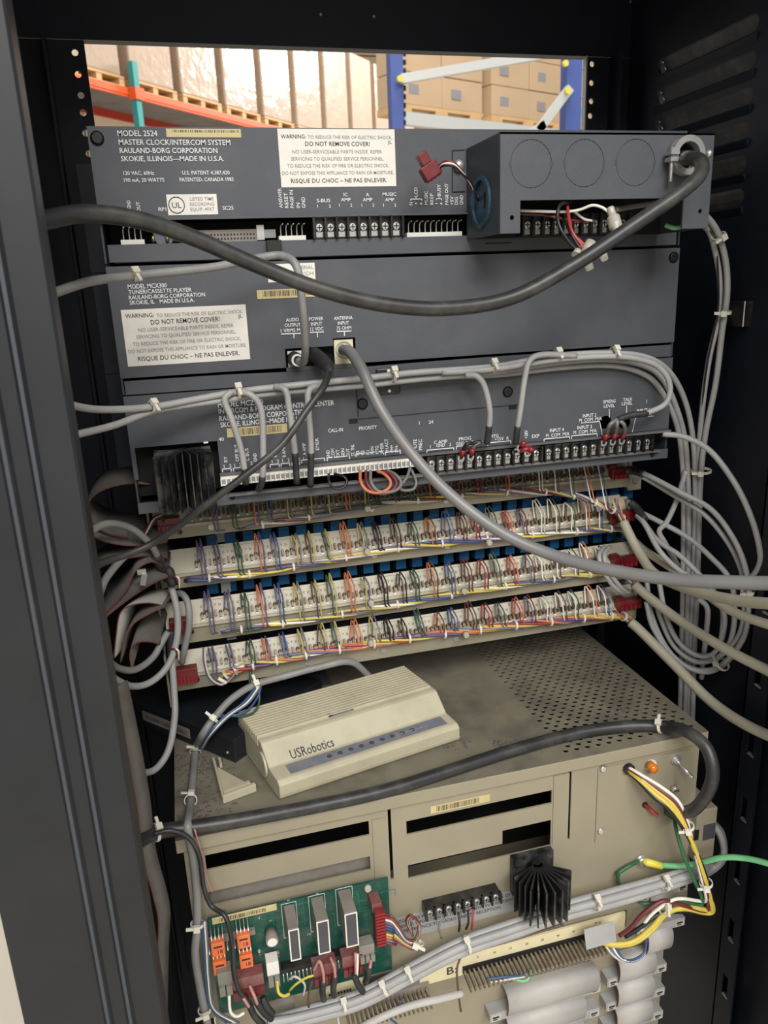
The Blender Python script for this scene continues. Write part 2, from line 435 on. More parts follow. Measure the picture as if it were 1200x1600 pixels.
MB().box(WX1 + 0.026, WX1 + 0.028, YF - 0.02, YF, ZB + 0.01, WZ1 - 0.001).build('rail_flange', 'cab', cab)
# pale discs put in for light through pin holes in the header
for (u, v) in ((501, 23), (584, 26), (985, 3)):
    p = PY(u, v, YF); MB().cyl(p, p + Vector((0, -0.0006, 0)), 0.0012, n=8).build('rivet_and_light_dot', 'galv', cab)
# left rear post: folded sheet with a raised double crease
pl = [(-0.2945, -0.2), (-0.2945, -0.203), (-0.2560, -0.203), (-0.2545, -0.2052), (-0.2522, -0.2052), (-0.2508, -0.2035), (-0.2446, -0.2035), (-0.2432, -0.2052),
      (-0.2412, -0.2052), (-0.2398, -0.2032), (-0.2262, -0.2032), (-0.2250, -0.2020), (-0.2250, -0.185), (-0.2270, -0.185), (-0.2270, -0.2)]
MB().prism([(x, y, ZB) for x, y in pl], (0, 0, ZT - ZB)).build('rear_post', 'cabpost', cab)
MB().prism([(-x, y, ZB) for x, y in pl], (0, 0, ZT - ZB)).build('rear_post', 'cabpost', cab)
for x_ in (-0.2534, -0.2422): MB().box(x_ - 0.0008, x_ + 0.0008, -0.2056, -0.2050, ZB, ZT).build('post_crease', 'char2', cab)
# slotted cage-nut rail on the right side wall
RY0, RY1 = -0.088, -0.064
slots = []; zc = 1.06
while zc > 0.3:
    slots.append(rq(-0.080, -0.0725, zc - 0.011, zc + 0.011)); zc -= 0.0667
slots = [s for s in slots]
MB().plate(rq(RY0, RY1, ZB + 0.02, 1.10), slots, lambda u, v: (XW - 0.012, u, v), (0.0018, 0, 0)).build('slotted_rail', 'cab', cab)
MB().box(XW - 0.012, XW, RY1 - 0.0018, RY1, ZB + 0.02, 1.10).build('rail_return', 'cab', cab)
zc = 1.06
while zc > 0.3:
    MB().box(XW - 0.0125, XW - 0.010, -0.0815, -0.0745, zc - 0.0125, zc - 0.0108).build('cage_clip', 'galv', cab); zc -= 0.0667
# wire saddle on the wall
sd = PX(1150, 490, XW - 0.006)
MB().box(XW - 0.008, XW - 0.0002, sd.y - 0.012, sd.y + 0.006, sd.z - 0.010, sd.z + 0.010).build('cable_saddle', 'blackp', cab)
MB().box(XW - 0.0085, XW - 0.008, sd.y - 0.0125, sd.y - 0.0118, sd.z - 0.010, sd.z + 0.010).build('saddle_edge', 'white', cab)

# ================================================================== WAREHOUSE seen through the front opening
SCL = 3.1
def row_pt(s, off=0.0, z=0.0):
    """a point s metres along the pallet row, off metres behind its face"""
    n = math.hypot(0.9344, 1.0); d = Vector((0.9344 / n, 1.0 / n, 0)); q = Vector((-1.0 / n, 0.9344 / n, 0))
    base = Vector((-0.0625 * 4 * SCL - 0.177, 4 * SCL - 0.56, 0))
    p = base + d * s + q * off; p.z = z; return p
n_ = math.hypot(0.9344, 1.0); RD = Vector((0.9344 / n_, 1.0 / n_, 0)); RQ = Vector((-1.0 / n_, 0.9344 / n_, 0))
ZBEAM = 1.25 + 0.2332 * 4 * SCL
beam = thing('rack_crossbar', 'long orange steel pallet rack beam under the row of wrapped pallet loads', 'rack beam', row_pt(-1.5, 0, ZBEAM - 0.13))
MB().obox(row_pt(-1.5, -0.05, 0), RD, RQ, EZ, (0, 11), (0, 0.05), (ZBEAM - 0.10, ZBEAM + 0.02)).build('beam_bar', 'rackor', beam)
MB().obox(row_pt(-1.5, -0.051, 0), RD, RQ, EZ, (0, 11), (-0.012, 0.0), (ZBEAM - 0.07, ZBEAM - 0.04)).build('beam_groove', 'rackor', beam)
up = thing('rack_upright', 'teal steel pallet rack upright crossing the orange beam', 'rack upright', row_pt(0.72, 0, 0))
d = ray(203.5, 150); d = d / d.y
tq = (CP + d * (4.18 * SCL)); 
MB().obox(Vector((tq.x, tq.y, 0)), RD, RQ, EZ, (-0.05, 0.05), (-0.16, -0.06), (0, ZBEAM + 0.36)).build('post', 'rackteal', up)
MB().obox(Vector((tq.x, tq.y, 0)), RD, RQ, EZ, (-0.08, 0.10), (-0.19, -0.055), (ZBEAM - 0.14, ZBEAM + 0.02)).build('beam_connector', 'rackor', up)
up['label'] = 'teal steel pallet rack upright crossing the orange beam'
rb = thing('rack_crossbar', 'dark red steel rack beam behind the teal upright', 'rack beam', row_pt(-1.5, 1.2, ZBEAM - 0.12))
MB().obox(row_pt(-1.5, 1.1, 0), RD, RQ, EZ, (0, 11), (0, 0.05), (ZBEAM - 0.12, ZBEAM + 0.01)).build('beam_bar', 'rackrd', rb)
br = MB().obox(row_pt(-0.6, 0.5, ZBEAM - 0.17), (RD * 1.0 - EZ * 0.28).normalized(), RQ, EZ, (0, 3.0), (0, 0.05), (-0.06, 0.0)).build('slanting_strut', 'rackgalv')
tag(br, 'grey steel brace slanting between the orange and the red rack beams', 'rack brace')
tag(MB().obox(row_pt(-1.5, 0.02, 0), RD, RQ, EZ, (0, 11), (0.06, 1.08), (ZBEAM - 0.006, ZBEAM + 0.016)).build('rack_deck', 'mesh'), 'dark wire deck of the pallet rack level on the orange beam', 'rack deck')
pitch = 1.075; s0 = 0.275 * SCL
loads = 9
for k in range(-1, loads):
    s = s0 + k * pitch
    if k == -1: s = s0 - pitch - 0.02
    t = thing('pallet_load', 'wrapped carton stack partly hidden by the teal upright' if k == -1 else 'wrapped carton stack on the pallet just past the teal upright' if k == 0 else 'wrapped carton stack in the middle of the orange rack row', 'pallet load', row_pt(s + 0.45, 0.5, ZBEAM + 0.02), 'wrapped pallet loads on the orange rack')
    wd = 0.90
    MB().obox(row_pt(s, 0.0, 0), RD, RQ, EZ, (0, wd), (0.02, 1.05), (ZBEAM + 0.17, ZBEAM + 1.9)).build('wrapped_cartons', 'carton', t, bevel=0.03)
    MB().obox(row_pt(s, 0.0, 0), RD, RQ, EZ, (-0.02, wd + 0.02), (-0.01, 1.06), (ZBEAM + 0.135, ZBEAM + 0.165)).build('deck_board', 'wood', t)
    MB().obox(row_pt(s, 0.0, 0), RD, RQ, EZ, (-0.02, wd + 0.02), (-0.01, 1.06), (ZBEAM + 0.02, ZBEAM + 0.045)).build('base_board', 'wood', t)
    for q in (0, 0.42, 0.84):
        MB().obox(row_pt(s, 0.0, 0), RD, RQ, EZ, (q - 0.01, q + 0.09), (0, 1.05), (ZBEAM + 0.045, ZBEAM + 0.135)).build('stringer', 'wood', t)
# blue upright frame
DB = 4.4
def bp(px, py, dist=DB): d = ray(px, py); d = d / d.y; return CP + d * dist
fr = thing('pallet_rack', 'blue steel rack upright frame with pale diagonal braces', 'rack frame', (bp(620, 150).x, bp(620, 150).y, 0))
for (a, b) in ((611, 631), (885, 909)):
    A, B = bp(a, 140), bp(b, 140)
    MB().box(A.x, B.x, A.y, A.y + 0.075, 0, 4.2).build('post', 'rackblue', fr)
    if a == 611:
        for q in range(12):
            c = bp(631, 70 + q * 13.5); MB().box(c.x - 0.002, c.x + 0.012, c.y - 0.001, c.y + 0.01, c.z - 0.012, c.z + 0.012).build('slot', 'dark', fr)
def brace(p, q, w):
    P_, Q_ = bp(*p, DB - 0.02), bp(*q, DB - 0.02); t = (Q_ - P_).normalized(); n = EY.cross(t).normalized()
    MB().obox(P_, t, EY, n, (0, (Q_ - P_).length), (-0.02, 0.02), (-w / 2, w / 2)).build('brace', 'rackgalv', fr)
brace((626, 124), (890, 78), 0.045); brace((840, 205), (890, 138), 0.045); brace((700, 290), (850, 195), 0.045)
for (u, v) in ((624, 124), (886, 143), (882, 100)):
    c = bp(u, v, DB - 0.05); MB().cyl(c, c + Vector((0, -0.02, 0)), 0.017, n=8).build('bolt', 'crimp', fr)
# cartons behind the blue frame
def slab(name, lab, cat, px0, px1, py0, py1, dist, th, m, slope=-0.10):
    a = bp(px0, py1, dist); b = bp(px1, py1 + slope * (px1 - px0), dist + 0.6); c = bp(px0, py0, dist)
    ux = (b - a); L = ux.length; ux = Vector((ux.x, ux.y, 0)).normalized(); n = Vector((-ux.y, ux.x, 0))
    return tag(MB().obox(a, ux, n, EZ, (0, L), (0, th), (0, c.z - a.z)).build(name, m, bevel=0.01), lab, cat)
D2 = 6.4
a0 = bp(634, 190, D2)
uxb = Vector((0.93, 0.36, 0)).normalized(); nb = Vector((-uxb.y, uxb.x, 0))
ZP = a0.z
gb = thing('rack_crossbar', 'pale galvanised rack beam carrying cartons behind the blue frame', 'rack beam', a0)
MB().obox(a0, uxb, nb, EZ, (0.0, 3.2), (0, 0.06), (-0.02, 0.074)).build('beam_bar', 'rackgalv', gb)
for k, (q0, q1) in enumerate(((-0.06, 0.83), (0.93, 1.85), (1.92, 3.0))):
    t = thing('pallet_load', ['cardboard cartons with grey printed marks on a pallet beside the slotted blue post', 'cardboard cartons on a pallet between the two blue posts', 'cardboard cartons on a pallet behind the bolted blue post'][k], 'pallet load', a0 + uxb * q0 + EZ * 0.075)
    MB().obox(a0, uxb, nb, EZ, (q0, q1), (0, 0.30), (0.10, 0.125)).build('deck_board', 'wood', t)
    for w in (0.0, 0.42, 0.84):
        MB().obox(a0, uxb, nb, EZ, (q0 + w * (q1 - q0), q0 + (w + 0.14) * (q1 - q0)), (0, 0.30), (0.075, 0.10)).build('pallet_block', 'wood', t)
    for h in range(3):
        mw = (q1 - q0) / 2
        for j in range(2):
            MB().obox(a0, uxb, nb, EZ, (q0 + j * mw + 0.003, q0 + (j + 1) * mw - 0.003), (0.005 * ((h + j) % 2), 0.29), (0.125 + h * 0.235, 0.125 + (h + 1) * 0.235 - 0.004)).build('carton', 'carton2', t, bevel=0.006)
            if h == 0 or k == 1:
                MB().obox(a0, uxb, nb, EZ, (q0 + j * mw + 0.10, q0 + j * mw + 0.20), (-0.002, 0.004), (0.125 + h * 0.235 + 0.08, 0.125 + h * 0.235 + 0.15)).build('printed_mark', 'inkg', t)
# far wall of stock closing the aisle
fw = thing('stock_stack', 'far wall of stacked brown cartons closing the warehouse aisle', 'cartons', (6, 31, 0))
for i in range(16):
    for j in range(6):
        MB().box(-6 + i * 1.8, -6 + i * 1.8 + 1.72, 30.5, 31.6, 0.02 + j * 1.9, 0.02 + j * 1.9 + 1.85).build('carton', 'carton2', fw)

# ================================================================== SMALL HARDWARE
def screw_mesh(name, r, h, m='steel', n=12):
    """pan-head screw facing the rear with a cross slot; a part to be instanced"""
    mb = MB(); k = 0
    mb.cyl((0, 0, 0), (0, -h * 0.6, 0), r, r, n).cyl((0, -h * 0.6, 0), (0, -h, 0), r, r * 0.72, n)
    return mb
class Proto: pass
def make_proto(name, mb, m):
    me = bpy.data.meshes.new(name); me.from_pydata([tuple(v) for v in mb.v], [], mb.f); me.polygons.foreach_set('use_smooth', mb.sm)
    bm = bmesh.new(); bm.from_mesh(me); bmesh.ops.recalc_face_normals(bm, faces=bm.faces[:]); bm.to_mesh(me); bm.free()
    me.materials.append(MATS[m]); p = Proto(); p.data = me; p.name = name; p.modifiers = []; return p
def put(p, w, parent): return inst(p, Vector(w), parent)
SCR = make_proto('terminal_screw', screw_mesh('s', 0.0030, 0.0016), 'steel')
for_slot = MB().box(-0.0019, 0.0019, -0.00175, -0.0015, -0.00035, 0.00035).box(-0.00035, 0.00035, -0.00175, -0.0015, -0.0019, 0.0019)
SLOT = make_proto('screw_slot', for_slot, 'dark')
CSCR = make_proto('cover_screw', screw_mesh('s', 0.0042, 0.0018, n=14), 'black')
def terminal_block(parent, name, xs, Y, z, hw, zt, zb, depth=0.008):
    """black barrier strip: body, ridges and a screw per pole, on plane Y"""
    x0, x1 = xs[0] - hw * 1.15, xs[-1] + hw * 1.15
    tb = MB().box(x0, x1, Y, Y + depth, zb, zt).build(name, 'blackp', parent)
    mb = MB()
    for i in range(len(xs) + 1):
        x = x0 if i == 0 else x1 if i == len(xs) else (xs[i - 1] + xs[i]) / 2
        mb.box(x - 0.0007, x + 0.0007, Y - 0.0045, Y, zb, zt)
    mb.box(x0, x1, Y - 0.002, Y, zt - 0.001, zt)
    mb.build('barrier_ridges', 'blackp', tb)
    for x in xs:
        inst(SCR, Vector((x, Y, z)), tb); inst(SLOT, Vector((x, Y, z)), tb)
        MB().box(x - hw * 0.62, x + hw * 0.62, Y - 0.0005, Y, zb + 0.001, zb + 0.0045).build('contact', 'galv', tb)
    return tb

# ================================================================== MASTER CLOCK CHASSIS
mc = thing('intercom_clock_chassis', 'charcoal rack chassis printed MASTER CLOCK/INTERCOM SYSTEM with warning sticker', 'rack unit', (0, 0.085, 1.2723))
XL, XR = -0.2165, 0.2165
T = -0.0006
MB().box(XL, XR, 0.0, 0.0012, 1.2988, 1.3546).build('back_panel', 'char', mc)
MB().box(XL, 0.2155, 0.0012, 0.175, 1.3530, 1.3546).build('lid', 'char2', mc)
MB().box(XL, XL + 0.0012, 0.0012, 0.175, 1.2723, 1.353).build('side', 'char2', mc)
MB().box(XR - 0.0012, XR, 0.0012, 0.175, 1.2723, 1.353).build('side', 'char2', mc)
MB().box(XL, XR, -0.0035, 0.0, 1.2982, 1.2994).build('panel_lip', 'char', mc)
MB().box(XL + 0.003, XR - 0.004, 0.0, 0.0012, 1.2728, 1.2838).build('lower_strip', 'char', mc)
MB().box(XL + 0.006, XR - 0.006, 0.0012, 0.175, 1.2723, 1.2735).build('base', 'char2', mc)
MB().box(XL + 0.004, XR - 0.005, 0.026, 0.028, 1.2735, 1.2985).build('recess_wall', 'dark', mc)
MB().box(-0.2413, 0.2413, 0.176, 0.1825, 1.272, 1.3585).build('front_panel', 'char2', mc)
for (u, v) in ((152, 216),): put(CSCR, PY(u, v, 0), mc)
def labelplate(parent, p0, p1, Y, m='label', name='sticker', th=0.0004):
    x0, x1, z0, z1 = rect(p0, p1, Y); return MB().box(x0, x1, Y - th, Y, z0, z1).build(name, m, parent), (x0, x1, z0, z1)
mb = MB()
tpx(mb, 'MODEL 2524', 184, 246, 208, 9, T); tpx(mb, 'MASTER CLOCK/INTERCOM SYSTEM', 186, 360, 222, 8.5, T)
tpx(mb, 'RAULAND-BORG CORPORATION', 187.5, 340, 235, 8.2, T); tpx(mb, 'SKOKIE, ILLINOIS\u2014MADE IN U.S.A.', 189.5, 350, 248, 8, T)
tpx(mb, '120 VAC, 60Hz', 193, 241, 270.5, 6, T); tpx(mb, '190 mA, 20 WATTS', 194, 257, 281.5, 6, T)
tpx(mb, 'U.S. PATENT 4,387,420', 285, 359, 270, 6, T); tpx(mb, 'PATENTED, CANADA 1983', 281, 365, 280.7, 6, T)
tpx(mb, 'RP1', 248, 260, 327, 6, T); tpx(mb, 'SC25', 348, 365, 325, 6, T)
for s, x, a, b in (('GND', 202, 313, 326), ('OUT', 217, 315, 331), ('ANSWER', 439, 294, 325), ('RESET', 448, 301, 325), ('PAGE IN', 456.5, 297, 325), ('IN', 466, 317, 325), ('GND', 474.5, 308, 325)):
    tvp(mb, s, x, a, b, 5.5, T)
tpx(mb, 'S-BUS', 495, 516, 313.5, 5.6, T)
for s, x in (('1', 496), ('2', 514)): tpx(mb, s, x, x + 2.6, 322, 5, T)
for s, a, b, y in (('IC', 537, 543, 304), ('AMP', 533, 548, 312), ('A', 572, 577, 304), ('AMP', 567, 582, 312), ('MUSIC', 598, 619, 303.5), ('AMP', 602, 616, 312)):
    tpx(mb, s, a, b, y, 5.4, T)
for s, x in (('1', 530), ('2', 547.5), ('1', 565), ('2', 582), ('1', 599), ('2', 616)): tpx(mb, s, x, x + 2.8, 320.5, 5, T)
for s, x, a, b in (('LCD', 650, 293, 307), ('N', 642, 316, 320.5), ('MUSIC', 666, 299, 320), ('BEEP', 674.5, 302, 320), ('BUSY', 686, 288, 306.5), ('PAGE OUT', 698, 287, 320), ('+5V', 706, 307, 320), ('DIG', 713, 308, 320), ('GND', 721, 305, 320)):
    tvp(mb, s, x, a, b, 5, T)
for x in (650, 682): lpx(mb, x - 1.5, 318, x + 1.5, 318, T)
for x in (658, 689.5): lpx(mb, x - 1.8, 318.3, x + 1.8, 318.3, T); lpx(mb, x, 316.5, x, 320, T)
lpx(mb, 642, 311, 659, 311, T); lpx(mb, 642, 311, 642, 313.5, T); lpx(mb, 659, 311, 659, 313.5, T); lpx(mb, 650, 308, 650, 311, T)
lpx(mb, 682, 310.5, 690, 310.5, T); lpx(mb, 682, 310.5, 682, 313, T); lpx(mb, 690, 310.5, 690, 313, T); lpx(mb, 686, 308, 686, 310.5, T)
mb.build('printed_text', 'inkw', mc)
lb, r_ = labelplate(mc, (259, 201), (377, 215), 0, 'gold', 'serial_sticker')
mb = MB(); barcode(mb, r_[0] + 0.004, r_[0] + 0.046, r_[2] + 0.003, r_[3] - 0.0008, -0.0006); tpx(mb, '* 2524 0001 *', 266, 340, 211.5, 2.4, -0.0006) if False else None
mb.build('barcode', 'inkb', lb)
def warning(parent, p0, p1, lines, Y=0.0):
    lb, r_ = labelplate(parent, p0, p1, Y, 'label', 'warning_sticker')
    d = MB(); g = MB()
    for s, a, b, y, h, k in lines: tpx(d if k else g, s, a, b, y, h, Y - 0.0006)
    d.build('bold_lettering', 'inkb', lb); g.build('fine_lettering', 'inkg', lb); return lb
WTX = ['WARNING:', 'TO REDUCE THE RISK OF ELECTRIC SHOCK,', 'DO NOT REMOVE COVER!', 'NO USER-SERVICEABLE PARTS INSIDE. REFER', 'SERVICING TO QUALIFIED SERVICE PERSONNEL.',
       'TO REDUCE THE RISK OF FIRE OR ELECTRIC SHOCK,', 'DO NOT EXPOSE THIS APPLIANCE TO RAIN OR MOISTURE.', 'RISQUE DU CHOC \u2013 NE PAS ENLEVER.']
warning(mc, (433, 201), (619, 291), [(WTX[0], 439, 478, 213, 6.2, 1), (WTX[1], 481, 613, 214, 5.2, 0), (WTX[2], 477, 578, 224.5, 6.8, 1), (WTX[3], 457, 597, 237, 5.4, 0),
        (WTX[4], 455, 600, 248, 5.4, 0), (WTX[5], 449, 608, 259, 5.4, 0), (WTX[6], 441, 615, 270.5, 5.4, 0), (WTX[7], 455, 605, 282.5, 6.4, 1), ('JL', 606, 612, 222, 5, 1)])
lb, r_ = labelplate(mc, (259.5, 304), (341, 335), 0, 'label', 'listing_sticker')
g = MB(); d = MB(); c = PY(276, 320.5, -0.0005)
d.ring(c, (0, -1, 0), 0.0053, 0.0047, 0.0001, 24); txt(d, 'UL', c + EX * -0.003 + EZ * -0.0018, EX, EZ, 0.0060, 0.0036)
for s, a, b, y in (('LISTED TIME', 297, 334, 311), ('RECORDING', 297, 335, 319), ('EQUIP. 49X7', 298, 335, 327)): tpx(g, s, a, b, y, 5.2, -0.0006)
d.build('emblem', 'inkb', lb); g.build('fine_lettering', 'inkg', lb)
# access cover groove
mb = MB(); lpx(mb, 707, 235, 707, 300, T, 1.6); lpx(mb, 707, 300, 727, 299, T, 1.6); lpx(mb, 707, 235, 727, 234, T, 1.0); mb.build('cover_seam', 'dark', mc)
c = PY(717, 259, -0.002); MB().ball(c, 0.0042, sc=(1, 0.7, 1)).build('cover_stud', 'galv', mc)
# connectors in the recess
def header(x0p, x1p, ytop, ybase, n, Y=0.004, zbase=None):
    a, b = PY(x0p, ybase, Y), PY(x1p, ybase, Y); t = PY(x0p, ytop, Y); zb = 1.2838
    h = MB().box(a.x, b.x, Y, Y + 0.006, zb, zb + 0.0032).build('pin_header', 'white', mc)
    m2 = MB()
    for i in range(n):
        x = a.x + (b.x - a.x) * (i + 0.5) / n
        m2.tube(spline([(x, Y + 0.003, zb + 0.003), (x, Y + 0.003, zb + 0.0085), (x + 0.0004, Y + 0.0015, zb + 0.0105), (x + 0.001, Y - 0.002, zb + 0.0108)], 3), 0.00045, 6)
    m2.build('header_pins', 'steel', h)
header(189, 226, 357, 379, 4); header(436, 478, 346, 371, 5); header(636, 722, 345, 366, 10)
a, b = PY(306, 352, 0.006), PY(404, 372, 0.006)
rc = MB().box(a.x, b.x, 0.006, 0.014, 1.2842, 1.2920).build('ribbon_socket', 'relayg', mc)
m2 = MB()
for i in range(17):
    for j in range(2):
        x = a.x + 0.003 + i * (b.x - a.x - 0.006) / 16; m2.box(x - 0.0005, x + 0.0005, 0.0056, 0.006, 1.2858 + j * 0.0026, 1.2868 + j * 0.0026)
m2.build('socket_holes', 'dark', rc)
MB().box(b.x - 0.001, b.x + 0.004, 0.0045, 0.012, 1.2848, 1.2945).build('latch', 'galv', rc)
MB().box(b.x + 0.004, b.x + 0.012, 0.0055, 0.012, 1.2860, 1.2915).build('latch_block', 'grey2', rc)
c = PY(256, 370, 0.008); MB().cyl((c.x, 0.007, 1.2895), (c.x, 0.011, 1.2895), 0.0068, n=18).build('disc_capacitor', 'w_slate', mc)
for dx in (-0.007, 0.002, 0.007): MB().ball((c.x + dx, 0.005, 1.287), 0.0018, sc=(0.7, 1, 1.5)).build('solder_joint', 'brass', mc)
xs = [PY(u, 354, 0.002).x for u in (498, 515.5, 533, 550, 567, 584, 600.5, 618)]
terminal_block(mc, 'terminal_block', xs, 0.001, 1.2915, 0.0037, 1.2985, 1.2842)
MB().box(-0.110, -0.100, -0.006, 0.0, 1.2765, 1.2838).build('wire_clip', 'black', mc)
# ---- junction box on the right
BX0, BX1, BY, BZ0, BZ1 = 0.037, 0.1952, -0.061, 1.2807, 1.3418
jb = MB().box(BX0, BX1, BY, -0.0002, BZ1 - 0.0012, BZ1).build('junction_box', 'char', mc)
ox0, ox1, oz = PY(813, 313, BY).x, PY(1068, 315, BY).x, PY(813, 313, BY).z
outer = [(BX0, BZ0), (ox0, BZ0), (ox0, oz), (ox1, oz), (ox1, BZ0), (BX1, BZ0), (BX1, BZ1), (BX0, BZ1)]
kn = [PY(830, 256, BY), PY(913, 255, BY), PY(993, 254, BY)]
RK = 0.0147
holes = [circ(p.x, p.z, RK, 28) for p in kn]
hs = [PY(800, 340, BY), PY(1094, 330, BY)]
holes += [circ(p.x, p.z, 0.0016, 10) for p in hs]
cl = PY(1066, 245, BY); holes.append(circ(cl.x, cl.z, 0.009, 20))
MB().plate(outer, holes, face(BY), (0, 0.0014, 0)).build('front_plate', 'char', jb)
for p in kn:
    MB().cyl((p.x, BY + 0.0001, p.z), (p.x, BY + 0.0014, p.z), RK - 0.00035, n=28).build('knockout', 'char', jb)
    for sg in (-1, 1): MB().box(p.x + sg * RK - 0.0010, p.x + sg * RK + 0.0010, BY - 0.0001, BY + 0.0012, p.z - 0.0018, p.z + 0.0018).build('knockout_tab', 'char2', jb)
gz, gy, gr = 1.3034, -0.0285, 0.0152
MB().plate(rq(BY + 0.0014, -0.0002, BZ0, BZ1 - 0.0012), [circ(gy, gz, gr, 24)], lambda u, v: (BX0, u, v), (0.0014, 0, 0)).build('side_plate', 'char2', jb)
MB().box(BX1 - 0.0014, BX1, BY + 0.0014, -0.0002, BZ0, BZ1 - 0.0012).build('side_plate', 'char2', jb)
gm = MB().ring((BX0 - 0.0016, gy, gz), (1, 0, 0), gr + 0.0018, gr - 0.001, 0.0016, 26).build('grommet', 'bluep', jb)
MB().cyl((BX0 + 0.0008, gy, gz), (BX0 + 0.0022, gy, gz), gr - 0.0002, n=24).build('grommet_web', 'bluep', jb)
MB().box(BX0 + 0.0002, BX0 + 0.0009, gy - 0.005, gy - 0.0035, gz - 0.004, gz + 0.006).build('grommet_slit', 'dark', jb)
# terminal strip inside
xs = [PY(u, 345, -0.022).x for u in (823, 839, 854, 868, 885, 899, 914, 928, 943, 971)]
tb = terminal_block(jb, 'terminal_block', xs, -0.022, 1.2885, 0.0038, 1.2955, 1.2810, 0.008)
MB().box(BX0 + 0.002, BX1 - 0.002, -0.006, -0.004, 1.2808, 1.3395).build('backing', 'dark', jb)
MB().box(BX0 + 0.010, BX0 + 0.03, -0.012, -0.011, 1.2768, 1.2778).build('slot', 'dark', jb)
# cable clamp
ck = MB().ring(cl + Vector((0.0, -0.002, 0)), (0, -1, 0), 0.0125, 0.0085, 0.006, 24).build('cable_clamp', 'galv', jb)
MB().box(cl.x - 0.0155, cl.x - 0.009, BY - 0.010, BY - 0.003, cl.z - 0.004, cl.z - 0.0015).build('clamp_ear', 'galv', ck)
MB().box(cl.x - 0.0155, cl.x - 0.009, BY - 0.010, BY - 0.003, cl.z + 0.0002, cl.z + 0.0025).build('clamp_ear', 'galv', ck)
MB().cyl((cl.x - 0.0125, BY - 0.0065, cl.z - 0.0165), (cl.x - 0.0125, BY - 0.0065, cl.z + 0.005), 0.0013, n=8).build('clamp_screw', 'steel', ck)
MB().ball((cl.x + 0.0165, BY - 0.006, cl.z + 0.001), 0.0026).build('clamp_nut', 'steel', ck)
# wires inside the box opening
wi = thing('power_wiring', 'black, red and white wires with wire nuts spilling from the junction box', 'wires', PY(930, 420, -0.07))
def wire(parent, pts, col, r=0.0010, name='wire', sub=6): return MB().tube(spline(wpts(pts), sub), r, 7).build(name, 'w_' + col if 'w_' + col in MATS else col, parent)
wire(wi, [(812, 329, -0.045), (840, 330, -0.05), (880, 331, -0.052), (905, 328, -0.055), (925, 321, -0.06), (940, 324, -0.062), (950, 331, -0.064)], 'white')
wire(wi, [(812, 334, -0.04), (850, 336, -0.045), (870, 340, -0.05), (900, 345, -0.048), (925, 345, -0.045)], 'maroon')
wire(wi, [(897, 330, -0.05), (912, 342, -0.05), (925, 345, -0.05)], 'white', 0.0009)
wire(wi, [(895, 313, -0.05), (876, 320, -0.064), (871, 338, -0.068), (877, 360, -0.072), (895, 385, -0.075), (912, 397, -0.077)], 'black', 0.0012)
wire(wi, [(880, 340, -0.05), (890, 360, -0.07), (902, 382, -0.075), (913, 396, -0.077)], 'black', 0.0012)
wire(wi, [(886, 316, -0.05), (888, 335, -0.062), (893, 360, -0.072), (910, 385, -0.077), (918, 395, -0.078)], 'red', 0.0011)
wire(wi, [(891, 345, -0.055), (893, 362, -0.07), (908, 378, -0.076), (920, 390, -0.078)], 'red', 0.0011)
wire(wi, [(925, 385, -0.078), (935, 380, -0.078), (942, 375, -0.078)], 'red', 0.0014)
wire(wi, [(905, 385, -0.076), (912, 388, -0.078), (920, 389, -0.078)], 'red', 0.0011)
def nut(parent, a, b, r0, r1, m='clearp'): return MB().cyl(PT(a), PT(b), r0, r1, 12).build('wire_nut', m, parent)
nut(wi, (924, 378, -0.078), (915, 398, -0.08), 0.0036, 0.0045); nut(wi, (916, 404, -0.082), (922, 421, -0.085), 0.0032, 0.0026, 'white')
nut(wi, (941, 396, -0.080), (945, 405, -0.083), 0.0030, 0.0024, 'white'); nut(wi, (903, 392, -0.078), (900, 399, -0.08), 0.0026, 0.003)
MB().tube(spline(wpts([(953, 325, -0.064), (958, 340, -0.067), (963, 358, -0.072), (968, 372, -0.078)]), 5), [0.0028] * 5 + [0.0045] * 5 + [0.0026] * 6, 10).build('wire_nut', 'clearp', wi)
wire(wi, [(1040, 352, -0.03), (1055, 356, -0.035), (1072, 352, -0.03)], 'lgreen', 0.0018)
wire(wi, [(960, 328, -0.05), (990, 322, -0.04), (1060, 312, -0.03)], 'grey', 0.0022)
# red plug hanging from the grommet
rp = thing('connector_plug', 'small red wire plug dangling beside the junction box on twisted leads', 'plug', PY(672, 282, -0.03))
A = PY(652, 243, -0.028); B_ = PY(688, 272, -0.03); t = Vector((0.52, -0.05, -0.85)).normalized(); u = Vector((0.85, 0, 0.52)).normalized(); n = t.cross(u)
MB().obox(A, t, u, n, (0.0, 0.008), (-0.001, 0.006), (-0.003, 0.003)).obox(A, t, u, n, (0.008, 0.0175), (-0.004, 0.0085), (-0.0035, 0.0035)).build('housing', 'redp', rp, bevel=0.0006)
for k in range(4): MB().obox(A, t, u, n, (0.0172, 0.0186), (-0.003 + k * 0.003, -0.001 + k * 0.003), (-0.0015, 0.0015)).build('socket', 'redlug', rp)
for col, o in (('maroon', 0), ('white', 2.5), ('black', 5)):
    wire(rp, [(683 + o * 0.4, 262, -0.03), (695, 253 + o, -0.036), (708, 254 + o, -0.038), (720, 266 + o * 0.6, -0.036), (733 + o * 0.4, 285, -0.032), (745, 305 + o * .5, -0.026), (750, 320, -0.012), (753, 330, 'x', 0.0385)], col, 0.0010)

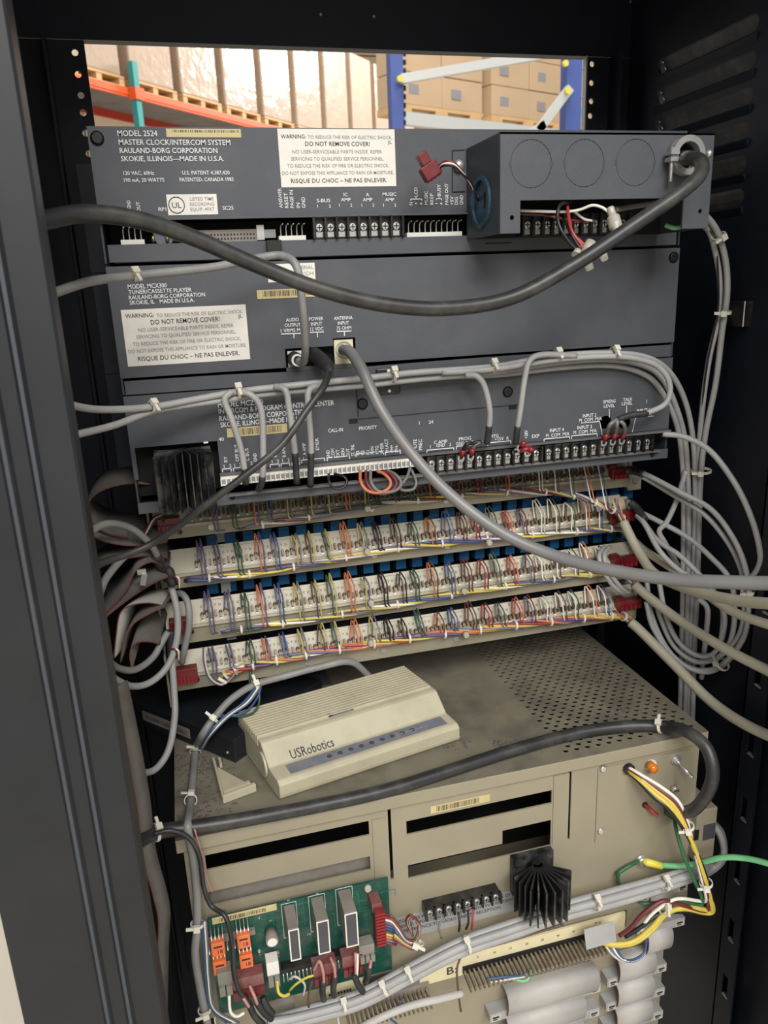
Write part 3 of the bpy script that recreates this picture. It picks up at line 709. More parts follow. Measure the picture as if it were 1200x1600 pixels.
# ================================================================== TUNER CHASSIS
tu = thing('tuner_chassis', 'charcoal rack chassis printed TUNER/CASSETTE PLAYER with audio and antenna jacks', 'rack unit', (0, 0.085, 1.1852))
h1 = rect((445, 545), (519, 576), 0); h2 = rect((520, 529), (557, 569), 0)
zt = 1.2703; zb = 1.1972
merged = [(h1[0], h1[2]), (h2[1], h1[2]), (h2[1], h2[3]), (h2[0], h2[3]), (h2[0], h1[3]), (h1[0], h1[3])]
MB().plate(rq(XL, XR, zb, zt), [merged], face(0), (0, 0.0012, 0)).build('back_panel', 'char', tu)
MB().box(XL, XR, 0.0012, 0.175, zt - 0.0012, zt).build('lid', 'char2', tu)
MB().box(XL, XL + 0.0012, 0.0012, 0.175, 1.186, zt - 0.0012).build('side', 'char2', tu)
MB().box(XR - 0.0012, XR, 0.0012, 0.175, 1.186, zt - 0.0012).build('side', 'char2', tu)
MB().box(XL + 0.002, XR - 0.002, 0.0004, 0.0016, 1.1858, 1.1952).build('lower_strip', 'char', tu)
MB().box(XL + 0.0012, XR - 0.0012, 0.0024, 0.175, 1.1852, 1.1862).build('base', 'char2', tu)
MB().box(-0.2413, 0.2413, 0.176, 0.1825, 1.1855, 1.2715).build('front_panel', 'char2', tu)
MB().box(h1[0] - 0.002, h2[1] + 0.002, 0.012, 0.013, h1[2] - 0.001, h2[3] + 0.001).build('jack_recess', 'dark', tu)
put(CSCR, PY(1052, 402, 0), tu)
mb = MB()
tpx(mb, 'MODEL MCX300', 200, 261, 448, 7, T); tpx(mb, 'TUNER/CASSETTE PLAYER', 201, 300, 456.5, 6.4, T)
tpx(mb, 'RAULAND-BORG CORPORATION', 201.7, 321, 465, 6.4, T); tpx(mb, 'SKOKIE, IL', 203, 242, 473, 6.4, T); tpx(mb, 'MADE IN U.S.A.', 250, 304, 471, 6.4, T)
for s, a, b, y in (('AUDIO', 447, 467, 500), ('OUTPUT', 445, 470, 508.5), ('1 VRMS MAX', 439, 480, 517), ('POWER', 483, 505, 498.5), ('INPUT', 486, 503.5, 506.5), ('12 VDC', 485, 505.6, 514.5), ('ANTENNA', 522, 551, 497.5), ('INPUT', 528, 545.6, 505), ('75 OHM', 526, 549, 513)):
    tpx(mb, s, a, b, y, 5.4, T)
for x0, x1, y, xc, yb in ((439, 480, 522, 459, 528.5), (484, 506, 519.5, 495.7, 527), (526, 549, 518, 538, 525)): lpx(mb, x0, y, x1, y - 0.04 * (x1 - x0), T, 1.6); lpx(mb, xc, y, xc + .3, yb, T, 1.4)
mb.build('printed_text', 'inkw', tu)
warning(tu, (188.5, 484.5), (391, 561), [(WTX[0], 196, 241, 494, 6.6, 1), (WTX[1], 245, 380, 493, 5.4, 0), (WTX[2], 236, 344, 503.5, 7.4, 1), (WTX[3], 216.5, 366, 516, 5.6, 0),
        (WTX[4], 213.5, 370, 526.5, 5.6, 0), (WTX[5], 208, 377.5, 538, 5.6, 0), (WTX[6], 201, 386, 549.5, 5.6, 0), (WTX[7], 216, 375.5, 561, 6.8, 1), ('JL', 372, 379, 494, 5.4, 1)])
lb, r_ = labelplate(tu, (417, 413), (493, 438.5), 0, 'label', 'serial_sticker')
mb = MB(); tpx(mb, 'SERIAL', 467, 490, 418, 5.5, -0.0006); tpx(mb, 'MRC/CH', 454, 490, 428, 5.5, -0.0006); mb.build('fine_lettering', 'inkg', lb)
lb, r_ = labelplate(tu, (401, 453.5), (502, 463), 0, 'gold', 'barcode_sticker')
mb = MB(); barcode(mb, r_[0] + 0.004, r_[1] - 0.006, r_[2] + 0.0014, r_[3] - 0.0008, -0.0006); mb.build('barcode', 'inkb', lb)
# audio jack
x0, x1, z0, z1 = rect((449, 549), (473, 573), 0.002)
aj = MB().box(x0, x1, 0.002, 0.004, z0, z1).build('audio_jack', 'white', tu)
c = PY(461, 561, -0.004)
MB().cyl((c.x, 0.002, c.z), (c.x, -0.008, c.z), 0.0052, n=16).build('jack_body', 'blackp', aj)
MB().ring((c.x + 0.001, -0.0081, c.z - 0.0005), (0, -1, 0), 0.0044, 0.0030, 0.0016, 18).build('jack_ring', 'white', aj)
x0, x1, z0, z1 = rect((521.5, 531.5), (553, 567.5), 0.0016)
an = MB().box(x0, x1, 0.0016, 0.004, z0, z1).build('antenna_plate', 'ivory', tu)
c = PY(538, 547, 0)
MB().cyl((c.x, 0.0016, c.z), (c.x, -0.003, c.z), 0.0048, n=16).cyl((c.x, -0.003, c.z), (c.x, -0.010, c.z), 0.0040, n=16).build('coax_connector', 'steel', an)
mb = MB().ring((c.x, 0.0012, c.z), (0, -1, 0), 0.0062, 0.0057, 0.0004, 18); mb.build('screw_ring', 'inkg', an)

# ================================================================== CONTROL CENTRE CHASSIS
ct = thing('intercom_control_chassis', 'charcoal rack chassis printed INTERCOM & PROGRAM CONTROL CENTER with heat sink and terminals', 'rack unit', (0, 0.085, 1.1))
zt, zl, zb = 1.1848, 1.1255, 1.1005
hr = rect((209, 698), (340, 690), 0); hx0, hx1, hz1 = -0.2135, -0.1562, 1.1485
tl = PY(968, 662, 0); tk = PY(942, 663, 0)
outer = [(XL, zl), (XL, zt), (XR, zt), (XR, zl), (hx1, zl), (hx1, hz1), (hx0, hz1), (hx0, zl)]
e1, e2 = PY(946, 660, 0), PY(976, 660, 0)
MB().plate(outer, [circ(e1.x, e1.z, 0.0056, 18), circ(e2.x, e2.z, 0.0056, 18)], face(0), (0, 0.0012, 0)).build('back_panel', 'char', ct)
MB().box(hx1, XR, -0.004, 0.0, zl - 0.0022, zl - 0.0004).build('panel_lip', 'chardustlit', ct)
MB().box(XL, XR, 0.0012, 0.175, zt - 0.0012, zt).build('lid', 'char2', ct)
MB().box(XL, XL + 0.0012, 0.0012, 0.175, zb, zt - 0.0012).build('side', 'char2', ct)
MB().box(XR - 0.0012, XR, 0.0012, 0.175, zb, zt - 0.0012).build('side', 'char2', ct)
MB().box(XL, XR, -0.001, 0.0004, zb, 1.1085).build('lower_strip', 'char', ct)
MB().box(hx1 + 0.004, XR - 0.010, -0.006, -0.001, 1.1076, 1.1092).build('sill', 'chardustlit', ct)
MB().box(XL + 0.0012, XR - 0.0012, 0.0004, 0.175, zb, zb + 0.0012).build('base', 'char2', ct)
MB().box(XL + 0.0012, XR - 0.0012, 0.020, 0.021, 1.1085, 1.15).build('recess_wall', 'dark', ct)
MB().box(-0.2413, 0.2413, 0.176, 0.1825, 1.099, 1.185).build('front_panel', 'char2', ct)
for (u, v) in ((363, 777), (650, 751), (1019, 711)):
    p = PY(u, v, -0.001); MB().cyl(p, p + Vector((0, -0.0003, 0)), 0.0021, n=14).build('strip_hole', 'dark', ct)
for (u, v) in ((566, 631), (793, 612)): put(CSCR, PY(u, v, 0), ct)
for (u, v) in ((552, 658), (801, 636)):
    p = PY(u, v, 0); MB().box(p.x - 0.0034, p.x + 0.0034, -0.0004, 0, p.z - 0.0018, p.z + 0.0018).build('key_slot', 'dark', ct, bevel=0.0002)
mb = MB(); lpx(mb, 557, 608, 560, 652, T, 1.4); lpx(mb, 560, 655, 812, 632, T, 1.0); mb.build('cover_seam', 'dark', ct)
mb = MB()
tpx(mb, 'MODEL MCZ300', 341, 412, 633, 8, T); tpx(mb, 'INTERCOM & PROGRAM CONTROL CENTER', 342, 523, 643, 8, T)
tpx(mb, 'RAULAND-BORG CORPORATION', 343, 482, 654, 8, T); tpx(mb, 'SKOKIE, ILLINOIS\u2014MADE IN U.S.A.', 345, 480, 664, 7.6, T)
tpx(mb, '40', 342, 350, 686.5, 5.5, T); tpx(mb, 'CALL-IN', 513, 536, 673, 5.6, T); tpx(mb, 'PRIORITY', 561, 589, 669.5, 5.6, T)
for s, x, a, b in (('RY', 353, 713, 722), ('OFF BUS', 371, 694, 721), ('C BUS', 387, 700, 720), ('GND', 399, 708, 721), ('B', 429.5, 709, 714), ('B AMP', 444, 697, 714), ('A AMP', 476, 692, 711), ('EMER', 496, 684, 703),
                   ('GND', 513, 703, 716), ('COM', 520.5, 701, 715), ('EXT', 528, 702, 714.5), ('SEN', 536, 700.5, 714), ('OUT', 544, 700.5, 713), ('ST. TNL', 551.5, 694, 712), ('P3', 559, 704.5, 711), ('P2', 566.7, 703.5, 710.5),
                   ('P1', 575, 703.5, 710), ('PHN', 581.8, 697.5, 709.5), ('MTG', 589.3, 696.5, 709), ('EMER', 597, 691.5, 708), ('PH.ACT', 604.3, 685.5, 707.5), ('PH+', 612, 695, 706.5), ('PH-', 619.4, 694.5, 706), ('C', 627, 701, 705), ('MUTE', 649, 686, 704), ('PREC', 657, 686, 703), ('+28V', 822, 672, 685)):
    tvp(mb, s, x, a, b, 5.2, T)
for s, x, y in (('1', 350, 728.5), ('2', 358.5, 727.5), ('1', 366.5, 727), ('2', 374, 726.3), ('1', 383.5, 724.6), ('2', 391.5, 723.8), ('1', 425, 721.5), ('2', 433, 720.6), ('1', 441.5, 719.6), ('2', 449.5, 718.6), ('1', 474, 717), ('2', 466, 717.5)): tpx(mb, s, x, x + 2.8, y, 5, T)
for x0, x1, y in ((347.5, 361, 733), (364.5, 378, 731.5), (422, 436, 726), (439, 452.5, 724.5), (456, 468, 723), (471, 507, 719), (511, 546, 715.5), (556, 599, 709), (602, 625, 706.5)):
    s_ = -0.09; lpx(mb, x0, y, x1, y + s_ * (x1 - x0), T, 1.5); lpx(mb, x0, y, x0 + .4, y + 5, T, 1.4); lpx(mb, x1, y + s_ * (x1 - x0), x1 + .4, y + s_ * (x1 - x0) + 5, T, 1.4)
for s, a, b, y, h in (('1', 655, 657.5, 661, 5), ('24', 670, 677, 659.5, 5), ('C AMP', 678, 699, 691.5, 5.4), ('1', 672, 674.5, 698, 5), ('GND', 682, 695, 696.5, 5), ('2', 702, 705, 694.5, 5), ('PROG', 717, 736, 686, 5.4), ('GND OUT', 712.5, 740, 693.5, 5),
                      ('MTG', 766, 779, 682, 5.2), ('+15V', 773, 787, 686.5, 5.2), ('R', 791.5, 795, 685, 5.2), ('EXP', 831, 842.5, 682, 5.4), ('INPUT 4', 859, 881, 673, 5.4), ('M  COM  M/A', 853, 889.5, 681, 5.2),
                      ('INPUT 3', 902, 924.5, 668.5, 5.4), ('M  COM  M/A', 896, 932, 676, 5.2), ('INPUT 2', 910.5, 931.5, 650, 5.4), ('M  COM  M/A', 905, 940, 657, 5.2), ('EMERG', 943, 961.5, 628, 5), ('LEVEL', 943.5, 960.5, 635, 5),
                      ('TALK', 973.5, 988, 624.7, 5), ('LEVEL', 971.5, 988, 631, 5), ('INPUT 1', 995, 1014.5, 642, 5.2), ('1', 1010, 1012.5, 627, 5)): tpx(mb, s, a, b, y, h, T)
for x0, x1, y in ((667, 709, 703.5), (713, 741, 697.5), (762, 798, 692), (850, 890, 686), (893, 933, 681)):
    s_ = -0.09; lpx(mb, x0, y, x1, y + s_ * (x1 - x0), T, 1.5); lpx(mb, x0, y, x0 + .2, y + 5, T, 1.4); lpx(mb, x1, y + s_ * (x1 - x0), x1 + .2, y + s_ * (x1 - x0) + 5, T, 1.4)
lpx(mb, 952, 639, 952, 652, T, 1.3); lpx(mb, 979, 634, 979, 648, T, 1.3); lpx(mb, 908, 661, 937, 658.5, T, 1.3); lpx(mb, 937, 658.5, 941, 680, T, 1.3); lpx(mb, 993, 653, 988, 675, T, 1.3); lpx(mb, 995, 652, 1021, 650, T, 1.3)
mb.build('printed_text', 'inkw', ct)
lb, r_ = labelplate(ct, (354, 669.5), (449, 675.5), 0, 'gold', 'barcode_sticker')
mb = MB(); barcode(mb, r_[0] + 0.010, r_[1] - 0.004, r_[2] + 0.0010, r_[3] - 0.0008, -0.0006); mb.build('barcode', 'inkb', lb)
# heat sink: fan of vertical fins around a hub
def heat_sink(parent, cx, cyb, zt, zb, tips, hubr, m='hsink', th=0.0007):
    hs = MB().cyl((cx, cyb, zb), (cx, cyb, zt), hubr, n=14).build('heat_sink', m, parent)
    for (tx, ty) in tips:
        d = Vector((tx - cx, ty - cyb, 0)); L = d.length; d.normalize(); n = Vector((-d.y, d.x, 0))
        MB().obox(Vector((cx, cyb, 0)), d, n, EZ, (hubr * 0.6, L), (-th, th), (zb, zt)).build('fin', m, hs)
    return hs
tips = [(PY(u, 715, -0.026).x, -0.026 + abs(u - 285) * 0.00006) for u in (239, 250.5, 262, 273.5, 285, 297, 308.5, 320, 331.5)]
tips += [(tips[0][0], -0.012), (tips[-1][0], -0.012), (tips[0][0], 0.0), (tips[-1][0], 0.0)]
heat_sink(ct, PY(285, 712, -0.006).x, -0.002, 1.1455, 1.104, tips, 0.0036, th=0.00045)
mb = MB().box(PY(318, 690, 0).x, PY(325, 690, 0).x, -0.0004, 0.0, 1.1475, 1.1487); mb.build('bright_tab', 'white', ct)
# connector strips under the panel
xa, xb = PY(346, 757, -0.004).x, PY(655, 725, -0.004).x
cs = MB().box(xa, xb, -0.0025, 0.008, 1.1155, 1.1228).build('edge_connector', 'white', ct)
m2 = MB(); N = 42
for i in range(N):
    x = xa + (xb - xa) * (i + 0.5) / N; m2.box(x - 0.0014, x + 0.0014, -0.0028, -0.0025, 1.1168, 1.1202)
m2.build('connector_cells', 'inkg', cs)
m2 = MB()
for i in range(N + 1):
    x = xa + (xb - xa) * i / N; m2.box(x - 0.0004, x + 0.0004, -0.0045, -0.0025, 1.1158, 1.1212)
m2.build('connector_ribs', 'white', cs)
xs = [PY(674 + 14.8 * i, 723 - 1.36 * i, -0.003).x for i in range(12)]
terminal_block(ct, 'terminal_block', xs, -0.003, 1.1165, 0.0034, 1.1225, 1.1095)
xs = [PY(856 + 14.0 * i, 706 - 1.45 * i, -0.003).x for i in range(12)]
terminal_block(ct, 'terminal_block', xs, -0.003, 1.1165, 0.0034, 1.1225, 1.1095)
def lug(parent, p, q, Y):
    """red insulated spade terminal from pixel p down to screw pixel q"""
    A, B = PY(p[0], p[1], Y - 0.006), PY(q[0], q[1], Y - 0.0035)
    MB().cyl(A, A.lerp(B, 0.75), 0.0024, 0.0020, 10).build('lug_sleeve', 'redlug', parent)
    MB().ring(B, (0, -1, 0), 0.0030, 0.0014, 0.0006, 12).build('lug_ring', 'galv', parent)
lg = thing('spade_lugs', 'two red spade terminals on the PROG screws of the control chassis', 'wire lugs', PY(728, 720, -0.009))
lug(lg, (724, 703), (720, 716), -0.003); lug(lg, (739, 701), (735, 714), -0.003)
wire(lg, [(724, 703, -0.009), (729, 694, -0.013), (740, 692, -0.012), (752, 690, -0.012)], 'black', 0.0016); wire(lg, [(739, 701, -0.009), (744, 694, -0.012), (754, 689, -0.012)], 'grey', 0.0014)
lg = thing('spade_lugs', 'two red spade terminals lying sideways on the +28V screws', 'wire lugs', PY(822, 705, -0.009))
lug(lg, (829, 700), (806, 706), -0.003); lug(lg, (820, 690), (812, 700), -0.004); lug(lg, (832, 700), (824, 708), -0.005)
lg = thing('spade_lugs', 'three red spade terminals fed by the black-sleeved lead at INPUT 2', 'wire lugs', PY(955, 700, -0.009))
for u in (942, 956, 970): lug(lg, (u + 6, 678 - (u - 942) * .1), (u + 1, 692 - (u - 942) * .1), -0.003); wire(lg, [(u + 6, 678, -0.009), (u + 8 - (u - 956) * .2, 664, -0.018), (965, 655, -0.016)], 'grey', 0.0016)
# wires on the edge connector
jw = thing('jumper_wires', 'orange, maroon and grey jumper loops plugged in the white edge connector', 'wires', PY(600, 772, -0.015))
for (x0, x1, yb, col, r) in ((563, 588, 772, 'orange', 0.0013), (572, 584, 774, 'maroon', 0.0013), (579, 598, 771, 'grey', 0.0014)):
    x2 = x0 + (x1 - x0) * 2 + 2
    wire(jw, [(x0, 736, -0.004), (x0 + 0.5, 752, -0.012), (x0 + 10, 766, -0.016), (x0 + 28, yb - 2, -0.017), (x0 + 44, 763, -0.016), (x0 + 47, 752, -0.014), (x0 + 38, 741, -0.01), (x0 + 26, 736, -0.004)], col, r)
wire(jw, [(514, 740, -0.004), (514, 752, -0.012), (522, 763, -0.014), (536, 762, -0.014), (542, 752, -0.012), (536, 744, -0.01), (522, 740, -0.004)], 'black', 0.0010)
wire(jw, [(641, 730, -0.004), (636, 745, -0.012), (626, 760, -0.014), (630, 766, -0.014), (646, 764, -0.014), (650, 752, -0.012), (643, 734, -0.004)], 'grey', 0.0012)

# ================================================================== WIRE TERMINAL STRIPS
SX0, SX1 = -0.2110, 0.2240
ROWS = [  # Y, z top, z plate bottom, z channel bottom, label
    (0.0700, 1.0890, 1.0715, 1.0600, 'cream wire terminal strip directly under the control chassis'),
    (0.0690, 1.0482, 1.0295, 1.0170, 'cream wire terminal strip with a paper tag, between two rows of blue relays'),
    (0.0600, 1.0055, 0.9872, 0.9708, 'cream wire terminal strip just below the lower row of blue relays'),
    (0.0500, 0.9655, 0.9480, 0.9335, 'bottom cream wire terminal strip hanging over the amplifier top')]
LOOPC = ['slate violet', 'violet slate', 'dgreen', 'orange violet', 'slate blue', 'yel2 grey', 'brown yel2', 'dgreen yel2', 'orange orange', 'yel2 slate', 'black', 'brown black', 'dgreen', 'orange brown', 'blue slate', 'maroon brown', 'red maroon',
         'grey dgreen', 'red orange', 'slate maroon', 'white wht2', 'white brown', 'white dgreen', 'white orange', 'white blue']
legend = {c: tmesh(c) for c in 'DGT'}
for ri, (RY, zt_, zm_, zb_, lab) in enumerate(ROWS):
    st = thing('terminal_strip', lab, 'terminal strip', (0, RY + 0.01, zb_), None)
    YB = RY - 0.011                      # front of the plate's lower edge: the plate leans back
    fp = MB().prism([(SX0, RY, zt_), (SX0, YB, zm_), (SX0, YB + 0.0015, zm_ - 0.0008), (SX0, RY + 0.0018, zt_ - 0.0004)], (SX1 - SX0, 0, 0)).build('face_plate', 'strip', st)
    ch = MB().prism([(SX0, YB + 0.001, zm_ - 0.0005), (SX0, YB + 0.003, zb_), (SX0, YB + 0.030, zb_), (SX0, YB + 0.030, zb_ + 0.0015), (SX0, YB + 0.0045, zb_ + 0.0015), (SX0, YB + 0.004, zm_ - 0.0005)], (SX1 - SX0 - 0.004, 0, 0)).build('channel', 'strip2', st)  # darker beige than the plate puts the channel's shade into its colour
    MB().box(SX0 + 0.006, SX1 - 0.012, YB - 0.0015, YB + 0.001, zm_ - 0.0012, zm_ + 0.0010).build('plate_rim', 'strip', st)
    # solder pins in two staggered files
    up_ = Vector((0, RY - YB, zt_ - zm_)).normalized(); nrm = Vector((0, -up_.z, up_.y))
    base = Vector((0, YB, zm_)); PL = (Vector((0, RY, zt_)) - base).length
    N = 100; px0, px1 = SX0 + 0.028, SX1 - 0.030
    mb = MB()
    for i in range(N):
        x = px0 + (px1 - px0) * (i + 0.5) / N
        o = base + up_ * (PL * 0.38 + (0.0012 if i % 2 else 0)) + EX * x
        mb.obox(o, EX, up_, nrm, (-0.0008, 0.0008), (-0.0042, 0.0008), (0, 0.0045))
        if i % 4 in (0, 1): mb.ball(o + nrm * 0.0035, 0.0016, 6, 4)
    stuff(mb.build('solder_pins', 'pin', st))
    mb = MB()
    for i in range(0, N, 2):
        x = px0 + (px1 - px0) * (i + 0.5) / N; o = base + up_ * (PL * 0.10) + EX * x + nrm * 0.0003
        mb.obox(o, EX, up_, nrm, (-0.0012, 0.0012), (0, 0.0016), (0, 0.0009))
    stuff(mb.build('plate_notches', 'white', st))
    mb = MB()
    for g in range(25):
        for k, c in ((0, 'D'), (2, 'G'), (3, 'T')):
            x = px0 + (px1 - px0) * (g * 4 + k + 0.5) / N - 0.0009
            txt(mb, c, base + up_ * (PL * 0.64) + EX * x + nrm * 0.0003, EX, up_, 0.0018, 0.0019)
        if g % 2 == 0:
            x = px0 + (px1 - px0) * (g * 4 + 1) / N; o = base + up_ * (PL * 0.90) + nrm * 0.0003 + EX * x
            txt(mb, str(4 - ri if False else 1 + g // 2 + 12 * (ri % 2)), o - up_ * 0.001, EX, up_, None, 0.0019)
            mb.add([o + EX * 0.006, o + EX * 0.022, o + EX * 0.022 + up_ * 0.0002, o + EX * 0.006 + up_ * 0.0002], [(0, 1, 2, 3)])
    mb.build('printed_legend', 'inkb', st)
    for q in range(6):   # rivet heads on the channel
        x = SX0 + 0.045 + q * 0.068; z = (zm_ + zb_) / 2 + 0.001
        MB().cyl((x, YB + 0.0025, z), (x, YB + 0.0008, z), 0.0030, 0.0026, 12).build('rivet_and_light_dot', 'galv', st)
    # end brackets
    MB().box(SX1 - 0.004, SX1 + 0.000, YB + 0.004, RY + 0.05, zb_ - 0.002, zt_ - 0.002).build('end_bracket', 'strip2', st)
    if ri == 0:
        MB().box(SX1, SX1 + 0.014, RY - 0.002, RY, zb_ - 0.006, zb_ + 0.012).build('bracket_flange', 'strip2', st); MB().cyl((SX1 + 0.007, RY - 0.002, zb_ + 0.004), (SX1 + 0.007, RY - 0.005, zb_ + 0.004), 0.003, n=10).build('bracket_screw', 'steel', st)
    MB().box(SX0 - 0.004, SX0 - 0.0025, YB - 0.004, RY + 0.05, zb_ - 0.010, zt_ + 0.004).build('end_bracket', 'strip2', st)
    MB().box(SX0 - 0.004, SX0 + 0.004, RY + 0.02, RY + 0.0215, zb_ - 0.010, zt_ + 0.004).build('bracket_flange', 'strip2', st)
    MB().cyl((SX0 + 0.001, RY + 0.02, zb_ - 0.006), (SX0 + 0.001, RY + 0.016, zb_ - 0.006), 0.0024, n=10).build('bracket_screw', 'steel', st)
    MB().box(SX0 + 0.048, SX0 + 0.056, RY + 0.012, RY + 0.014, zt_ - 0.002, zt_ + 0.009).build('post_tab', 'grey', st)
    if ri < 4:   # red plug housings at the right end
        for s_ in (0, 1):
            pass
        o = Vector((SX1 - 0.022, YB, 0))
        rc = MB().box(SX1 - 0.026, SX1 - 0.001, YB - 0.006, YB + 0.002, zm_ - 0.001, zm_ + 0.009).build('end_plug', 'redp', st, bevel=0.0006)
        for k in range(5): MB().box(SX1 - 0.0245 + k * 0.0047, SX1 - 0.0215 + k * 0.0047, YB - 0.0075, YB - 0.006, zm_ + 0.000, zm_ + 0.004).build('plug_cell', 'redlug', rc)
        MB().box(SX1 - 0.028, SX1 - 0.020, YB - 0.004, YB + 0.002, zm_ + 0.009, zm_ + 0.012).build('plug_latch', 'redp', rc)
    if ri in (0, 2, 3):
        rc = MB().box(SX0 + 0.003, SX0 + 0.021, YB - 0.007, YB + 0.002, zm_ - 0.003, zm_ + 0.009).build('end_plug', 'redp', st, bevel=0.0006)
        for k in range(6): MB().box(SX0 + 0.0036 + k * 0.0029, SX0 + 0.0056 + k * 0.0029, YB - 0.0085, YB - 0.007, zm_ - 0.004, zm_ + 0.003).build('plug_cell', 'redlug', rc)
    for x in (SX0 + 0.020,):
        p = Vector((x, YB + 0.0022, zm_ - 0.006)); MB().cyl(p, p + Vector((0, -0.0012, 0)), 0.0019, n=12).build('channel_hole', 'dark', st)
    if ri == 1:
        tg = MB().obox(Vector((SX1 - 0.026, RY - 0.003, zt_ - 0.008)), EX, Vector((0, 0.3, 0.95)).normalized(), Vector((0, -0.95, 0.3)).normalized(), (-0.012, 0.018), (0, 0.011), (0, 0.0004)).build('paper_tag', 'strip', st)
        m2 = MB(); txt(m2, 'PA-1', Vector((SX1 - 0.026, RY - 0.0033, zt_ - 0.005)) + Vector((0, -0.0006, 0)), EX, Vector((0, 0.3, 0.95)).normalized(), 0.009, 0.0028); m2.build('handwriting', 'inkb', tg)
    if ri == 1:
        m2 = MB(); o = base + up_ * (PL * 0.66) + nrm * 0.0003; txt(m2, 'C', o + EX * (SX0 + 0.009), EX, up_, 0.002, 0.002); m2.build('printed_mark', 'inkb', st)
    # ---------------- harness laced along this strip
    hx = thing('wire_harness', ['multicolour wire harness laced along the terminal strip under the control chassis', 'multicolour wire harness laced along the strip with the paper tag',
                                'multicolour wire harness laced along the strip below the lower blue relays', 'multicolour wire harness with white lacing along the bottom terminal strip'][ri], 'wire harness', (0, YB - 0.004, zb_ - 0.002))
    PATH = [[(372, 826), (470, 809), (600, 788), (700, 776), (800, 768), (880, 771), (930, 785), (965, 802), (978, 818)],
            [(292, 906), (380, 898), (480, 882), (600, 860), (700, 848), (800, 838), (900, 830), (975, 825)],
            [(345, 988), (430, 976), (560, 955), (680, 934), (800, 914), (900, 900), (960, 893)],
            [(345, 1062), (372, 1045), (440, 1030), (540, 1012), (650, 996), (760, 982), (870, 970), (960, 962), (985, 968)]][ri]
    Yh = YB - 0.005
    spine = spline([PY(u, v, Yh - (0.012 if (ri == 0 and u > 880) else 0)) for u, v in PATH], 10)
    cols = [['violet', 'slate', 'yel2', 'wht2', 'maroon', 'dgreen', 'yellow', 'orange', 'brown'], ['violet', 'blue', 'yellow', 'white', 'maroon', 'slate', 'yellow', 'slate', 'violet', 'wht2'], ['blue', 'violet', 'yellow', 'dgreen', 'white', 'maroon', 'yellow', 'slate', 'yel2', 'blue'],
            ['orange', 'yellow', 'white', 'violet', 'red', 'yel2', 'slate', 'violet', 'orange', 'yellow', 'white', 'violet']][ri]
    random.seed(20 + ri)
    for w, c in enumerate(cols):
        ph = random.random() * 6; fr_ = 0.5 + random.random() * 0.5; rr = (0.0022 if ri < 3 else 0.0030) * (0.4 + 0.6 * random.random())
        i0 = int(w * 0.6) * 3 if w > 1 else 0
        pts = [p + Vector((0, math.cos(ph + fr_ * i * 0.5) * rr, math.sin(ph + fr_ * i * 0.5) * rr)) for i, p in enumerate(spine)][i0:]
        MB().tube(pts, 0.0012, 6).build('bundle_wire', 'w_' + c, hx)
    for i in range(4, len(spine) - 3, 7 if ri < 3 else 5):
        tie_p = spine[i]; d = spine[i + 1] - spine[i - 1]
        MB().ring(tie_p - d.normalized() * 0.0008, d, 0.0037 if ri < 3 else 0.0046, 0.0026, 0.0018, 10).build('lacing', 'wht2' if False else 'tie', hx)
    # loops from the pins to the bundle
    if True:
        Nl = 25
        for g in range(Nl):
            xg = px0 + (px1 - px0) * (g * 4 + 1.5) / N + random.uniform(-0.001, 0.001)
            if ri == 0 and g < 1: continue
            near = min(spine, key=lambda p: abs(p.x - (xg + 0.004)))
            if abs(near.x - xg) > 0.03: continue
            cc = LOOPC[g].split(); cc = cc * 2 if len(cc) == 1 else cc
            hi = random.uniform(-0.003, 0.005) if ri else -0.004; out = random.uniform(0.010, 0.016); lean = random.uniform(-0.0025, 0.003)
            lp = None
            for j in (0, 1):
                x = xg + (j - 0.5) * 0.003
                a = base + up_ * (PL * 0.38) + nrm * 0.003 + EX * x
                apex = base + up_ * (PL + hi + j * 0.0012) + nrm * out * 0.55 + EX * (x + lean)
                m_ = base + up_ * (PL * 0.45) + nrm * out + EX * (x + lean + 0.002)
                pts = [a, a.lerp(apex, 0.55) + nrm * -0.001, apex, apex.lerp(m_, 0.5) + nrm * 0.0022, m_, near + Vector((x - near.x + lean + 0.002, -0.003, 0.003)), near + Vector((x - near.x + 0.006, 0, 0))]
                if lp is None: lp = MB().tube(spline(pts, 5), 0.00065, 6).build('wire_loop', 'w_' + cc[0], hx)
                else: MB().tube(spline(pts, 5), 0.00065, 6).build('loop_strand', 'w_' + cc[1], lp)
    for (u, v) in [[(573, 793)], [(573, 860), (763, 846)], [(579, 940), (724, 922)], [(579, 1003), (727, 990)]][ri]:
        p = PY(u, v, Yh - 0.005); MB().cyl(p, p + Vector((0, -0.004, -0.0005)), 0.0029, 0.0024, 10).build('cable_button', 'clearp', hx)

# rows of relays behind the gaps
def relay_board(lab, pl, pr, Y, m, n, size, hgt, lab2):
    a, b = PY(*pl, Y), PY(*pr, Y)
    t = thing('relay_board', lab, 'relay board', (0, Y + 0.02, a.z - hgt / 2 - 0.004), 'relay boards behind the terminal strips')
    MB().box(a.x - 0.012, b.x + 0.010, Y + 0.014, Y + 0.016, a.z - 0.014, a.z + 0.012).build('board', 'dark', t)
    for i in range(n):
        x = a.x + (b.x - a.x) * i / (n - 1)
        bo = MB().box(x - size * 0.62, x + size * 0.62, Y + 0.002, Y + 0.014, a.z - hgt * 0.6, a.z + hgt * 0.65).build('relay', 'black', t)
        MB().box(x - size / 2, x + size / 2, Y - 0.0035, Y + 0.002, a.z - hgt / 2, a.z + hgt / 2).build('relay_cap', m, bo, bevel=0.0005)
relay_board('row of blue relays showing above the strip with the paper tag', (331, 845), (980, 757), 0.084, 'relayb', 27, 0.0094, 0.012, '')
